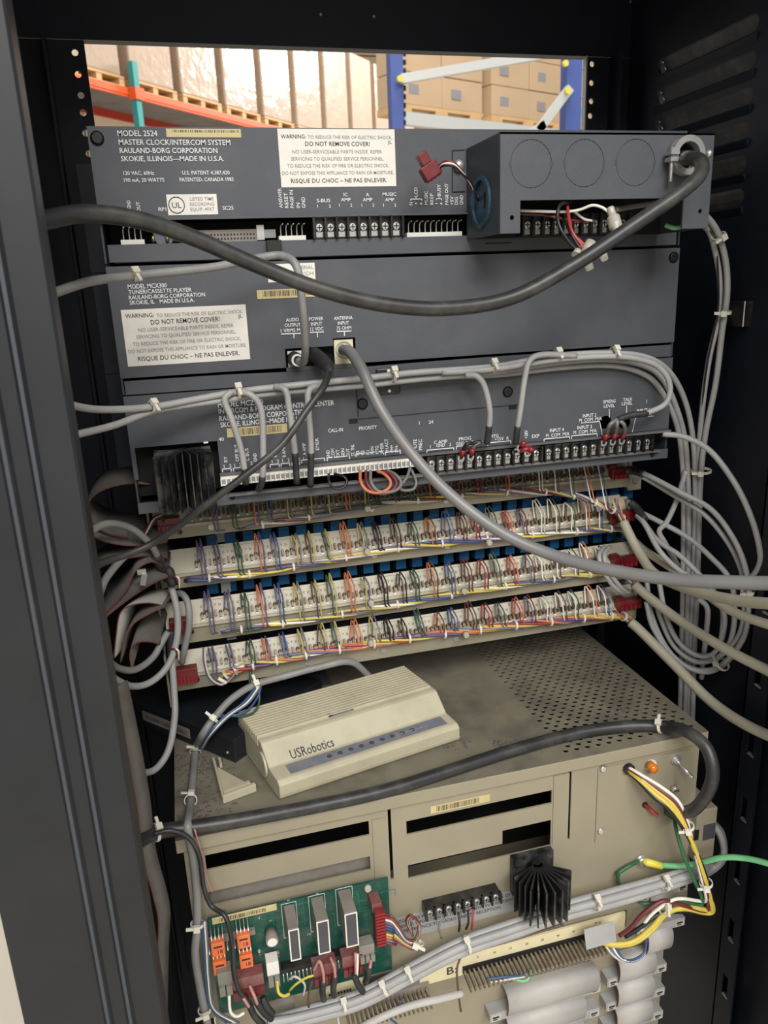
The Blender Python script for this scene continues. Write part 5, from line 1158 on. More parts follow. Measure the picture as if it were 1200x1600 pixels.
# amplifier mains cable across its lid
cable('mains_cable', 'thick black mains cable lying across the amplifier lid and curling to its strain relief', [(1047, 1265, -0.086), (1062, 1270, -0.10), (1085, 1264, -0.115), (1106, 1238, -0.122), (1114, 1204, -0.122), (1102, 1166, -0.112), (1070, 1142, -0.095), (1032, 1135, 'z', 0.8895), (980, 1135, 'z', 0.8885), (900, 1146, 'z', 0.8885), (800, 1173, 'z', 0.8885), (700, 1205, 'z', 0.8885), (600, 1236, 'z', 0.8885), (500, 1258, -0.083), (400, 1277, -0.087), (320, 1290, -0.088), (250, 1299, -0.09), (220, 1312, -0.10), (195, 1335, -0.12)], 0.0051, 'pwr', ties=((1030, 1137), (247, 1301, 1.1)), n=14)

# ================================================================== LEFT SIDE RIBBONS AND CABLES
def ribbon(name, lab, pts, wv, m='ribbon', th=0.0009, group=None, red=True, sub=8, parent=None, cat='ribbon cable'):
    P = spline(wpts(pts) if not isinstance(pts[0], Vector) else pts, sub); wv = Vector(wv); mb = MB(); k = 0; n = len(P)
    vs = []; fs = []
    for i, p in enumerate(P):
        t = (P[min(i + 1, n - 1)] - P[max(i - 1, 0)]).normalized(); nn = t.cross(wv).normalized() * th / 2
        vs += [p + nn, p + wv + nn, p + wv - nn, p - nn]
    for i in range(n - 1):
        for q in range(4):
            j = (q + 1) % 4; fs.append((i * 4 + q, i * 4 + j, i * 4 + 4 + j, i * 4 + 4 + q))
    fs += [(3, 2, 1, 0), (n * 4 - 4, n * 4 - 3, n * 4 - 2, n * 4 - 1)]
    mb.add(vs, fs, True)
    t = parent or thing(name, lab, cat, min(P, key=lambda v: v.z), group)
    mb.build('flat_cable' if parent is None else name, m, t)
    if red: MB().tube([p - wv.normalized() * 0.0003 for p in P], th * 0.6, 5).build('red_edge', 'ribred', t)
    return t
GR = 'dusty ribbon cables left of the terminal strips'
RB = [([(236, 757, 0.02), (195, 756, 0.012), (155, 768, 0.005), (136, 790, 0.0), (140, 812, 0.0), (165, 832, 0.01), (200, 842, 0.02)], (0, 0.04, 0.004), 'highest dark ribbon cable curving out beside the heat sink'),
      ([(138, 834, 0.0), (165, 846, 0.005), (200, 852, 0.015), (240, 850, 0.03), (262, 846, 0.04)], (0.002, 0.05, 0.010), 'leaf-shaped ribbon cable fold under the black DC lead'),
      ([(130, 905, -0.03), (160, 885, -0.01), (200, 872, 0.01), (240, 868, 0.03), (262, 872, 0.04)], (0, 0.05, 0.0), 'ribbon cable passing flat behind the DC lead'),
      ([(155, 965, -0.02), (178, 945, -0.01), (198, 920, 0.0), (212, 892, 0.01), (235, 878, 0.02), (255, 884, 0.03)], (0.004, 0.05, 0.008), 'ribbon cable rising in an S beside the tagged strip'),
      ([(155, 972, -0.02), (185, 948, -0.01), (215, 926, 0.005), (245, 908, 0.02), (262, 902, 0.03)], (0.004, 0.05, 0.010), 'ribbon cable just under the S-shaped one'),
      ([(178, 1028, -0.01), (182, 990, -0.01), (188, 958, -0.005), (205, 946, 0.0), (232, 942, 0.012), (255, 946, 0.025)], (0.010, 0.035, -0.004), 'pale-faced ribbon cable folded down in a sharp bend'),
      ([(188, 1035, -0.005), (194, 1000, -0.005), (208, 975, 0.0), (235, 958, 0.01), (258, 948, 0.02)], (0.006, 0.045, 0.0), 'ribbon cable sweeping up behind the sharp bend'),
      ([(206, 1048, 0.0), (203, 1022, 0.0), (210, 1006, 0.002), (228, 1002, 0.008), (250, 1006, 0.02)], (0.008, 0.045, 0.012), 'lowest broad ribbon cable hooked over at the bottom strip')]
for pts, wv, l in RB: ribbon('ribbon_cable', l, pts, wv, 'ribbonl' if 'pale' in l else 'ribbon', group=GR)
ribbon('ribbon_cable', 'long twisted grey flat cable hanging between the left post and the amplifier', [(178, 1075, -0.10), (190, 1130, -0.10), (204, 1200, -0.10), (216, 1270, -0.10), (224, 1340, -0.10), (240, 1400, -0.10), (248, 1440, -0.10), (246, 1500, -0.10), (244, 1620, -0.10)], (0.0075, 0.008, 0), 'ribbon')
p = PY(222, 900, 0.0); mc_ = thing('metal_clip', 'small bright metal clip among the dusty ribbon cables', 'clip', p + Vector((0, 0, -0.006)))
MB().obox(p, EX, EY, EZ, (-0.003, 0.0032), (0, 0.002), (0.001, 0.005)).build('clip_head', 'steel', mc_); MB().obox(p, Vector((0.96, 0, -0.25)).normalized(), EY, Vector((0.25, 0, 0.96)).normalized(), (-0.0005, 0.0035), (-0.001, 0.001), (-0.007, 0.002)).build('clip_leg', 'galv', mc_)
LG = 'grey cables hanging at the left ends of the terminal strips'
LC = [([(262, 905, 0.045), (270, 925, 0.035), (277, 960, 0.028), (276, 1000, 0.024), (262, 1040, 0.018), (235, 1066, 0.008), (205, 1072, -0.005), (175, 1058, -0.03), (140, 1030, -0.06)], 'grey cable swinging from the tagged strip in the largest loop to the left post', 'grey'),
      ([(268, 930, 0.05), (284, 928, 0.04), (294, 945, 0.032), (295, 980, 0.028), (288, 1015, 0.028), (284, 1035, 0.034)], 'short grey cable bridging two of the lower strips at their left end', 'grey2'),
      ([(268, 1000, 0.03), (269, 1035, 0.024), (272, 1080, 0.015), (273, 1120, 0.005), (264, 1170, -0.005), (245, 1200, -0.015), (222, 1207, -0.03), (198, 1190, -0.06), (170, 1150, -0.10)], 'grey cable falling past the black box in a deep curve', 'grey'),
      ([(262, 988, 0.03), (252, 1005, 0.024), (238, 1028, 0.016), (212, 1046, 0.004), (185, 1044, -0.012), (160, 1025, -0.04), (130, 995, -0.07)], 'grey cable looping just above the largest left loop', 'grey2'),
      ([(130, 842, -0.03), (148, 826, -0.02), (172, 818, -0.008), (205, 826, 0.008), (235, 850, 0.02), (252, 882, 0.032), (262, 898, 0.042)], 'grey cable arching over the ribbons into the tagged strip', 'grey2'),
      ([(198, 866, 0.0), (180, 885, -0.01), (165, 905, -0.02), (155, 930, -0.03), (145, 960, -0.05)], 'short grey cable falling behind the left post beside the ribbons', 'grey2')]
for pts, l, m_ in LC: cable('hanging_cable', l, pts, 0.0027, m_, group=LG, extra=True)
for pts, l in (([(243, 868, 0.026), (252, 886, 0.034), (262, 905, 0.042)], LC[4][1]), ([(255, 895, 0.040), (264, 892, 0.036), (270, 915, 0.034)], LC[0][1]), ([(268, 985, 0.032), (268, 1010, 0.029), (269, 1028, 0.025)], LC[2][1])):
    t = CAB[l]; MB().tube(spline(wpts(pts), 5), 0.0038, 10).build('black_sleeve', 'sheath', t)
    for k, c in enumerate(('maroon', 'white')): wire(t, [(pts[-1][0] - 2, pts[-1][1] - 14, pts[-1][2] - 0.004), (pts[-1][0] + 6 + 3 * k, pts[-1][1] - 12, pts[-1][2] - 0.006), (pts[-1][0] + 10, pts[-1][1] + 4, pts[-1][2] - 0.002)], c, 0.0009)
tw = thing('twisted_lead', 'red and white twisted lead looping into the red plug under the heat sink', 'wires', PY(228, 850, 0.03))
for k, c in enumerate(('maroon', 'white', 'black')): wire(tw, [(222 - k, 850, 0.03), (228 + 2 * k, 830, 0.034), (238 + 2 * k, 812, 0.036), (250 + k, 806 + k, 0.038), (256, 815, 0.044)], c, 0.0011)

# left harness lying on the amplifier
hl = thing('grey_harness', 'dusty grey cable with blue and green pairs bending over the amplifier lid edge', 'cable harness', PY(330, 1605, -0.10))
HP = [(582, 1066, 0.05), (572, 1052, 0.045), (546, 1034, 0.035), (500, 1042, 0.03), (450, 1055, 0.028), (398, 1070, 0.022), (362, 1092, 0.012), (336, 1120, 0.004), (316, 1148, 0.0), (306, 1170, 'z', 0.8865), (302, 1210, 'z', 0.8862), (298, 1250, 'z', 0.8865), (294, 1282, -0.084), (294, 1300, -0.092), (302, 1340, -0.090), (308, 1400, -0.090), (308, 1450, -0.094), (305, 1490, -0.096), (312, 1540, -0.096), (322, 1590, -0.096), (330, 1630, -0.096)]
P = spline(wpts(HP), 8); MB().tube(P, 0.0030, 12).build('jacket', 'grey2', hl)
for (u, v) in ((396, 1071), (332, 1124), (304, 1172), (292, 1248), (305, 1442), (318, 1578)):
    q = min(P, key=lambda w: (Vector(proj(w)) - Vector((u, v))).length); i = P.index(q); tie(hl, q, P[i + 1] - P[i - 1], 0.0042, head=0.2)
for k, c in enumerate(('blue', 'dgreen', 'white', 'slate')):
    o = 3 + 2.2 * k; wire(hl, [(398 + o, 1072, 0.02), (376 + o * 1.3, 1098, 0.008), (350 + o, 1118, 0.002), (322 + o, 1146, -0.003), (309 + o * .8, 1170, 'z', 0.888)], c, 0.0010)
    wire(hl, [(312 + o, 1440, -0.095), (315 + o, 1480, -0.097), (318 + o, 1530, -0.097), (326 + o, 1575, -0.097), (345 + 3 * o, 1598, -0.096)], c, 0.0008)
wire(hl, [(396, 1070, 0.022), (405, 1085, 0.02), (402, 1106, 0.012), (385, 1118, 0.006), (345, 1118, 0.004)], 'dgreen', 0.0010); wire(hl, [(410, 1062, 0.026), (402, 1090, 0.018), (380, 1114, 0.006), (340, 1120, 0.004)], 'blue', 0.0010)
wire(hl, [(304, 1296, -0.094), (314, 1330, -0.093), (322, 1370, -0.092), (332, 1395, -0.090)], 'pink', 0.0006)
lw = thing('loose_ends', 'cut violet and white wire ends dangling below the bottom strip', 'wires', PY(345, 1072, 0.035))
for k, c in enumerate(('violet', 'wht2')):
    wire(lw, [(318 + 2 * k, 1012, 0.03), (319 + 2 * k, 1035, 0.026), (326 + 2 * k, 1058, 0.024), (342, 1070 - k, 0.024), (354, 1066, 0.026), (372, 1046, 0.030)], c, 0.0009)
wire(lw, [(341, 1060, 0.024), (348, 1064, 0.024), (353, 1067, 0.025)], 'white', 0.0016)
wire(lw, [(392, 1040, 0.04), (391, 1055, 0.036), (390, 1066, 0.03)], 'dgreen', 0.0010)
cable('thin_black_lead', 'thin black lead drooping from the mains cable tie down across the green board', [(240, 1303, -0.10), (268, 1298, -0.10), (296, 1310, -0.100), (312, 1340, -0.098), (318, 1385, -0.097), (330, 1415, -0.10), (352, 1432, -0.108), (362, 1470, -0.114), (366, 1520, -0.116), (374, 1548, -0.114), (392, 1570, -0.110)], 0.0017, 'pwr')

# ================================================================== GREEN CIRCUIT BOARD
gbd = thing('circuit_board', 'dusty green relay circuit board mounted on the amplifier rear panel', 'circuit board', (-0.133, -0.086, 0.728))
BY_ = -0.0872
MB().box(-0.2012, -0.0658, BY_, BY_ + 0.0016, 0.728, 0.8163).build('board', 'pcb', gbd)
for (x, z) in ((-0.19, 0.81), (-0.075, 0.735)): MB().cyl((x, BY_ + 0.0016, z), (x, AY, z), 0.003, n=8).build('standoff', 'galv', gbd)
def brect(a, b, Y=BY_): return rect(a, b, Y)
x0 = PY(331, 1435, BY_).x; x1 = PY(432, 1415, BY_).x; zz = PY(432, 1421, BY_).z
lb = MB().box(x0, x1, BY_ - 0.0003, BY_, zz - 0.0002, zz + 0.0055).build('barcode_sticker', 'gold', gbd)
mb = MB(); barcode(mb, x0 + 0.005, x1 - 0.008, zz + 0.001, zz + 0.0042, BY_ - 0.0006); mb.build('barcode', 'inkb', lb)
p = PY(574, 1386, BY_); MB().cyl(p, p + Vector((0, -0.003, 0)), 0.0030, 0.0024, 12).build('mount_stud', 'clearp', gbd)
# printed traces
mb = MB(); random.seed(5)
for k in range(16):
    x = random.uniform(-0.165, -0.072); z = random.uniform(0.79, 0.812); L = random.uniform(0.006, 0.018)
    mb.box(x, x + L, BY_ - 0.00015, BY_, z, z + 0.0005); mb.box(x + L - 0.0005, x + L, BY_ - 0.00015, BY_, z - random.uniform(0.004, 0.02), z)
stuff(mb.build('copper_traces', 'trace', gbd))
for (a, b) in (((450, 1454), (471, 1498)), ((494, 1441), (517, 1487)), ((538, 1429), (561, 1476))):
    x0, x1, z0, z1 = rect(a, b, -0.111)
    rl = MB().box(x0, x1, -0.1105, BY_, z0, z1).build('grey_relay', 'relayg', gbd, bevel=0.0004)
    MB().box(x0 + 0.0008, x1 - 0.0008, -0.1110, -0.1105, z0 + 0.0008, z1 - 0.0008).build('relay_face', 'relayf', rl)
    mb = MB(); w = 0.0009
    mb.plate(rq(x0, x1, z0, z1), [rq(x0 + w, x1 - w, z0 + w, z1 - w)], face(-0.1114), (0, 0.0004, 0)); mb.build('white_outline', 'white', rl)
    mb = MB(); e = 0.0018
    mb.plate(rq(x0 - e, x1 + e, z0 - e, z1 + e), [rq(x0 - e + 0.0003, x1 + e - 0.0003, z0 - e + 0.0003, z1 + e - 0.0003)], face(BY_ - 0.0002), (0, 0.0002, 0)); mb.build('silkscreen', 'inkw', rl)
for k, (u, v) in enumerate(((341, 1484), (344, 1513), (381, 1472), (385, 1503))):
    c = PY(u, v, -0.101); bo = MB().box(c.x - 0.0047, c.x + 0.0047, -0.101, -0.0955, c.z - 0.0058, c.z + 0.0058).build('orange_relay', 'relayo', gbd, bevel=0.0004)
    m2 = MB(); m2.box(c.x - 0.003, c.x + 0.003, -0.1012, -0.101, c.z + 0.0016, c.z + 0.0030); txt(m2, '18', Vector((c.x - 0.0004, -0.1012, c.z - 0.0036)), EX, EZ, 0.0034, 0.0034); m2.build('relay_print', 'inkb', bo)
    m2 = MB()
    for q in range(4): m2.cyl((c.x - 0.004 + q * 0.0027, -0.098, c.z + 0.0055), (c.x - 0.004 + q * 0.0027, BY_, c.z + 0.009), 0.0004, n=6)
    m2.build('relay_pins', 'steel', bo)
m2 = MB()
for q in range(12): x = PY(326 + q * 5.6, 1470 - q * 1.3, -0.09).x; m2.cyl((x, BY_, 0.7985), (x, -0.100, 0.7975), 0.00045, n=6)
ph = MB().box(PY(324, 1465, BY_).x, PY(398, 1450, BY_).x, -0.0905, BY_, 0.7965, 0.8005).build('pin_strip', 'relayg', gbd); m2.build('strip_pins', 'steel', ph)
c = PY(424, 1462, -0.092); cpx = MB().cyl((c.x, BY_, c.z), (c.x, -0.098, c.z), 0.0046, n=16).build('capacitor', 'relayg', gbd); c2 = PY(424, 1472, -0.0985)
MB().cyl((c.x, -0.098, c.z), (c.x, -0.0986, c.z), 0.0036, n=14).build('capacitor_top', 'white', cpx)
for u, v in ((405, 1486), (418, 1492), (426, 1490), (434, 1488)):
    c = PY(u, v, BY_); r0 = MB().cyl(c + Vector((0, -0.0014, -0.0022)), c + Vector((0, -0.0014, 0.0022)), 0.0011, n=8).build('resistor', 'beige', gbd); MB().cyl(c + Vector((0, -0.0014, -0.0005)), c + Vector((0, -0.0014, 0.0006)), 0.00118, n=8).build('resistor_band', 'w_brown', r0)
mb = MB()
for s, u, v, h in (('TC', 480, 1462, 4), ('K1', 449, 1408, 3), ('K2', 494, 1398, 3), ('K3', 538, 1388, 3), ('C1', 421, 1440, 3), ('3', 404, 1436, 4)):
    a = PY(u, v, BY_ - 0.0002); txt(mb, s, a, EX, EZ, None, h * 0.0004)
mb.build('printed_text', 'inkw', gbd)
# lower edge: black socket rail and plugs
MB().box(PY(438, 1505, BY_).x, PY(570, 1475, BY_).x, -0.0950, BY_, 0.7585, 0.7625).build('socket_rail', 'blackp', gbd)
m2 = MB()
for q in range(20): x = PY(440 + q * 6.2, 1505, BY_).x; m2.cyl((x, -0.093, 0.7600), (x, -0.097, 0.7530), 0.0005, n=6)
m2.build('rail_pins', 'steel', gbd)
def plug(lab, u, v, w, h, cols, m='pinkc', m2='redp'):
    c = PY(u, v, -0.105); t = thing('wire_plug', lab, 'plug', c + Vector((0, 0, -h)), 'plugs along the lower edge of the green board')
    MB().box(c.x - w / 2, c.x + w / 2, -0.106, -0.096, c.z - h * 0.1, c.z + h * 0.6).build('housing', m, t, bevel=0.0005)
    n = max(2, int(w / 0.0035))
    for k in range(n): x = c.x - w / 2 + (k + 0.5) * w / n; MB().box(x - w / n * 0.4, x + w / n * 0.4, -0.1085, -0.104, c.z - h * 0.55, c.z - h * 0.05).build('cell', m2, t)
    for k, (cl_, pts) in enumerate(cols): wire(t, pts, cl_, 0.0012 if cl_ != 'sheath' else 0.0024)
    return t
plug('wide dusty red plug at the left end of the green board', 388, 1540, 0.023, 0.014, [('pink', [(372, 1545, -0.108), (382, 1562, -0.114), (392, 1578, -0.114)]), ('pink', [(390, 1540, -0.108), (398, 1558, -0.114), (404, 1574, -0.114)]), ('sheath', [(390, 1572, -0.114), (398, 1588, -0.113), (412, 1602, -0.11)]), ('sheath', [(402, 1568, -0.114), (412, 1582, -0.113), (424, 1592, -0.11)]), ('sheath', [(410, 1558, -0.110), (416, 1572, -0.112), (426, 1584, -0.11)])])
plug('dusty red plug under the middle grey relay', 508, 1520, 0.018, 0.014, [('pink', [(490, 1516, -0.108), (499, 1502, -0.112), (505, 1520, -0.113), (506, 1538, -0.112)]), ('pink', [(516, 1496, -0.106), (522, 1510, -0.112), (524, 1530, -0.112)]), ('sheath', [(506, 1534, -0.112), (504, 1548, -0.11), (506, 1562, -0.106)]), ('sheath', [(524, 1526, -0.112), (521, 1542, -0.11), (522, 1556, -0.106)])])
plug('dusty red plug under the rightmost grey relay', 551, 1506, 0.016, 0.014, [('pink', [(555, 1488, -0.108), (556, 1510, -0.112), (556, 1525, -0.112)]), ('white', [(558, 1490, -0.108), (558, 1510, -0.112), (557, 1525, -0.112)]), ('sheath', [(553, 1522, -0.112), (560, 1540, -0.112), (567, 1550, -0.108)])])
plug('grey plug with a black sleeve beside the rainbow connector', 573, 1488, 0.012, 0.012, [('pink', [(580, 1500, -0.108), (578, 1512, -0.112), (575, 1522, -0.112)]), ('sheath', [(576, 1512, -0.112), (575, 1524, -0.112), (571, 1534, -0.108)])], 'relayg', 'relayg')
plug('small white plug with one yellow wire on the green board', 427, 1520, 0.009, 0.017, [('yellow', [(433, 1532, -0.108), (435, 1550, -0.110), (443, 1556, -0.110), (452, 1553, -0.108)])], 'label', 'relayg')
plug('translucent plug at the far left corner of the board', 352, 1535, 0.010, 0.016, [('white', [(358, 1555, -0.106), (360, 1580, -0.108), (370, 1588, -0.108), (382, 1582, -0.106)])], 'relayg', 'relayg')
# rainbow connector
rcn = thing('rainbow_connector', 'dark red edge plug with rainbow wires looping to the amplifier barrier block', 'plug', PY(597, 1478, -0.105))
a = PY(590, 1420, -0.100)
xa_, xb_ = PY(585, 1430, -0.103).x, PY(601, 1430, -0.103).x
MB().box(xa_ - 0.001, xb_ - 0.001, -0.1000, BY_, PY(592, 1424, -0.10).z, PY(588, 1403, -0.094).z).build('latch_housing', 'pinkc', rcn, bevel=0.0005)
zt_, zb__ = PY(592, 1424, -0.104).z, PY(600, 1475, -0.104).z
MB().box(xa_, xb_, -0.105, -0.0955, zb__, zt_).build('housing', 'redp', rcn)
WR = ['brown', 'red', 'white', 'slate', 'violet', 'blue', 'dgreen', 'yellow', 'orange', 'grey', 'maroon']
for k in range(11):
    z = zt_ - (zt_ - zb__) * (k + 0.5) / 11
    MB().box(xa_ + 0.0004, xb_ - 0.0004, -0.1062, -0.105, z - 0.0009, z + 0.0009).build('cell', 'redlug', rcn)
    y = 1428 + k * 4.4; s_ = k * 0.7
    wire(rcn, [PXYZ for PXYZ in [(601, y, -0.103), (612 + s_, y + 4, -0.107), (622 - k * .6, 1445 + k * 2.2, -0.109), (634, 1466 + k * 1.2, -0.109), (648, 1468 + k * 1.3, -0.106), (654 + s_ * .3, 1448, -0.102), (648 - k * .6, 1434 - k * .4, -0.099), (640 - k * .5, 1440, -0.096), (645, 1462, -0.095)]], WR[k], 0.0010)
tie(rcn, PY(652, 1473, -0.105), Vector((0.4, 0.2, 0.8)), 0.0045, head=0.1)
# ================================================================== LOWER CARD CAGE
cc = thing('card_cage', 'beige card cage under the amplifier covered in ribbon connectors', 'card cage', (0, 0.03, 0.50))
MB().box(-0.2060, 0.2005, -0.066, 0.165, 0.50, 0.7145).build('cage_body', 'amp', cc)
MB().box(0.1550, 0.2165, -0.072, -0.066, 0.690, 0.7145).build('step_flange', 'amp', cc)
bpl = lambda u, v: PY(u, v, -0.082)
# B: plate and wire-wrap pins
zB0, zB1 = bpl(680, 1534).z, bpl(680, 1503).z
xB0, xB1 = bpl(655, 1520).x, bpl(976, 1440).x
bt = MB().box(xB0, xB1, -0.0825, -0.0805, zB0, zB1).build('pin_block_plate', 'ivory', cc)
MB().box(xB0 + 0.02, xB1 - 0.02, -0.0805, -0.066, zB0 + 0.002, zB1 - 0.002).build('block_spacer', 'relayg', cc)
m2 = MB(); a = bpl(698, 1518); txt(m2, 'B:', Vector((a.x, -0.0828, a.z - 0.003)), EX, EZ, 0.0085, 0.0075)
for k, s in enumerate(('5', '10', '15', '20', '25', '30', '35')): txt(m2, s, Vector((bpl(745, 1490).x + k * 0.0145, -0.0828, zB1 - 0.0065)), EX, EZ, None, 0.0020)
txt(m2, 'DATA', Vector((bpl(695, 1500).x, -0.0828, zB1 - 0.003)), EX, EZ, 0.008, 0.0016); txt(m2, 'P.3', Vector((bpl(930, 1430).x, -0.0828, zB1 - 0.004)), EX, EZ, 0.005, 0.002)
m2.build('plate_lettering', 'inkb', bt)
px_a, px_b = bpl(724, 1506).x, bpl(932, 1460).x; zp = bpl(724, 1512).z
MB().box(px_a - 0.001, px_b + 0.001, -0.0845, -0.0825, zp - 0.0045, zp + 0.002).build('pin_slot', 'dark', bt)
m2 = MB()
for k in range(32):
    x = px_a + (px_b - px_a) * k / 31
    for dz in (0.0, -0.0035): m2.obox(Vector((x, -0.0845, zp + dz - 0.001)), EX, Vector((0, -1, -0.12)).normalized(), Vector((0, -0.12, 1)).normalized(), (-0.0008, 0.0008), (0, 0.0160), (-0.0008, 0.0008))
stuff(m2.build('wrap_pins', 'wrappin', bt))
xC0, xC1 = bpl(540, 1580).x, bpl(664, 1545).x; zC = bpl(640, 1545).z
MB().box(xC0 - 0.004, xC1 + 0.003, -0.0845, -0.066, zC - 0.006, zC + 0.004).build('second_pin_block', 'relayg', cc)
m2 = MB()
for k in range(19):
    x = xC0 + (xC1 - xC0) * k / 18
    for dz in (0.0, -0.0035): m2.obox(Vector((x, -0.0845, zC + dz)), EX, Vector((0, -1, -0.12)).normalized(), Vector((0, -0.12, 1)).normalized(), (-0.0008, 0.0008), (0, 0.0160), (-0.0008, 0.0008))
stuff(m2.build('wrap_pins', 'wrappin', cc))
xD0, xD1 = bpl(500, 1540).x, bpl(566, 1520).x
MB().box(xD0, xD1, -0.0835, -0.0815, bpl(520, 1572).z, bpl(520, 1535).z).build('second_plate', 'ivory', cc)
m2 = MB(); [m2.box(xD0 + 0.006 + q * 0.0024, xD0 + 0.0076 + q * 0.0024, -0.0838, -0.0835, bpl(520, 1553).z, bpl(520, 1553).z + 0.0025) for q in range(8)]; m2.build('plate_lettering', 'inkb', cc)
MB().box(bpl(424, 1590).x, bpl(460, 1560).x, -0.0835, -0.066, bpl(440, 1578).z, bpl(440, 1556).z).build('small_socket', 'relayg', cc)
# patch of grey tape over the pin block end
tag(MB().obox(PY(912, 1452, -0.099), Vector((1, 0, 0.02)).normalized(), Vector((0.0, -0.3, -0.95)).normalized(), Vector((0, -0.95, 0.3)).normalized(), (0, 0.028), (0, 0.017), (0, 0.0005)).build('tape_patch', 'grey'), 'grey tape patch covering the end of the wire-wrap pins', 'tape')
# ribbon connectors in two columns
rowsz = [bpl(1000, 1410).z, bpl(1000, 1462).z, bpl(1000, 1527).z, bpl(1000, 1564).z, bpl(1000, 1600).z, bpl(1000, 1640).z]
xr0, xr1, xl0, xl1 = bpl(953, 1540).x, bpl(1046, 1515).x, bpl(768, 1590).x, bpl(943, 1540).x
GC = 'ribbon connectors on the card cage'
names = ['first ribbon connector under the colour harness', 'second ribbon connector down the card cage edge', 'third ribbon connector down the card cage edge', 'fourth ribbon connector down the card cage edge', 'fifth ribbon connector down the card cage edge', 'last ribbon connector down the card cage edge']
def rconn(lab, x0, x1, z, fold, ztop):
    t = thing('ribbon_connector', lab, 'connector', ((x0 + x1) / 2, -0.07, z - 0.004), GC)
    MB().box(x0, x1, -0.0780, -0.066, z - 0.0045, z + 0.0045).build('bar', 'grey', t, bevel=0.0004)
    for x in (x0 + 0.001, x1 - 0.0105):
        e = MB().box(x, x + 0.0095, -0.0786, -0.0780, z - 0.0036, z + 0.0036).build('end_mark', 'ribbonl', t)
        m2 = MB(); m2.box(x + 0.0015, x + 0.0075, -0.0788, -0.0786, z - 0.0004, z + 0.0016); m2.box(x + 0.002, x + 0.006, -0.0788, -0.0786, z - 0.0022, z - 0.0012); m2.build('mark_print', 'inkb', e)
    f0, f1 = fold
    yy = -0.079; H = ztop
    pts = [Vector((f0, -0.067, z + 0.0095)), Vector((f0, -0.075, z + 0.0105)), Vector((f0, -0.0805, z + 0.0075)), Vector((f0, -0.0820, z + 0.001)), Vector((f0, -0.0815, z - 0.006)), Vector((f0, -0.0795, z - 0.012))]
    if H: pts = [p + EZ * H for p in pts]
    ribbon('ribbon_fold', '', pts, (f1 - f0, 0, 0), 'ribbonl', th=0.0008, parent=t)
for k, z in enumerate(rowsz):
    xa = xr0 if k > 1 else bpl(1000, 1460).x; xb = xr1 if k > 1 else bpl(1076, 1445).x - 0.001
    rconn(names[k], xa, xb, z - 0.002, (xa + 0.010, xb - 0.014), 0.012 if k > 1 else -0.012) if k else rconn(names[k], xa, xb, z, (xa + 0.01, xb - 0.016), -0.010)
nm2 = ['ribbon connector with a wide pale fold under the wire-wrap pins', 'second wide ribbon connector below the wire-wrap pins', 'third wide ribbon connector below the wire-wrap pins', 'fourth wide ribbon connector below the wire-wrap pins']
for k in range(4):
    rconn(nm2[k], xl0 - 0.004 * (k == 1), xl1, rowsz[2] - 0.004 - k * (rowsz[2] - rowsz[3]) * 1.0, (xl0 + 0.016, xl1 - 0.004 - 0.012 * (k > 0)), 0.012)
# grey cable bundle crossing the bottom
GB = 'grey cables in the bundle across the amplifier foot'
BL = ['front grey cable of the tied bundle crossing the amplifier foot', 'upper grey cable of the bundle crossing the amplifier foot', 'lower grey cable of the bundle crossing the amplifier foot', 'printed grey cable inside the bundle crossing the amplifier foot', 'rear grey cable of the bundle crossing the amplifier foot']
for k, (dy, dY) in enumerate(((0, -0.106), (-10, -0.101), (10, -0.102), (-4, -0.096), (6, -0.095))):
    pts = [(418 + 3 * k, 1598 + dy * .3, dY), (470, 1588 + dy * .8, dY), (560, 1562 + dy, dY), (640, 1521 + dy, dY), (720, 1480 + dy, dY), (800, 1452 + dy, dY), (880, 1424 + dy, dY), (960, 1402 + dy, dY), (1030, 1382 + dy * .9, dY + 0.002), (1085, 1364 + dy * .7, dY + 0.008), (1112, 1354 + dy * .6, 'x', 0.2440 - 0.002 * k), (1130, 1336 + dy * .4, 'x', 0.2520 - 0.002 * k), (1127, 1306 + dy * .4, 'x', 0.2510 - 0.002 * k), (1112, 1284, 'x', 0.246 - 0.002 * k)]
    cable('foot_cable', BL[k], pts, 0.0032 if k < 3 else 0.0028, 'grey', group=GB, ties=((535, 1572, 1.5), (598, 1548, 1.9), (640, 1521, 1.9), (733, 1476, 2.0), (926, 1412, 1.9), (1040, 1380, 1.9)) if k == 0 else ())
for k, (pts, l) in enumerate((([(545, 1616, -0.10), (590, 1592, -0.104), (640, 1572, -0.104), (690, 1560, -0.102), (722, 1552, -0.098)], 'pale cable crossing under the B plate with a cut end'),)):
    cable('cut_cable', l, pts, 0.0030, 'ribbonl')
wr = thing('pair_wires', 'loose blue, white and brown pairs beneath the wire-wrap pins', 'wires', PY(760, 1535, -0.1))
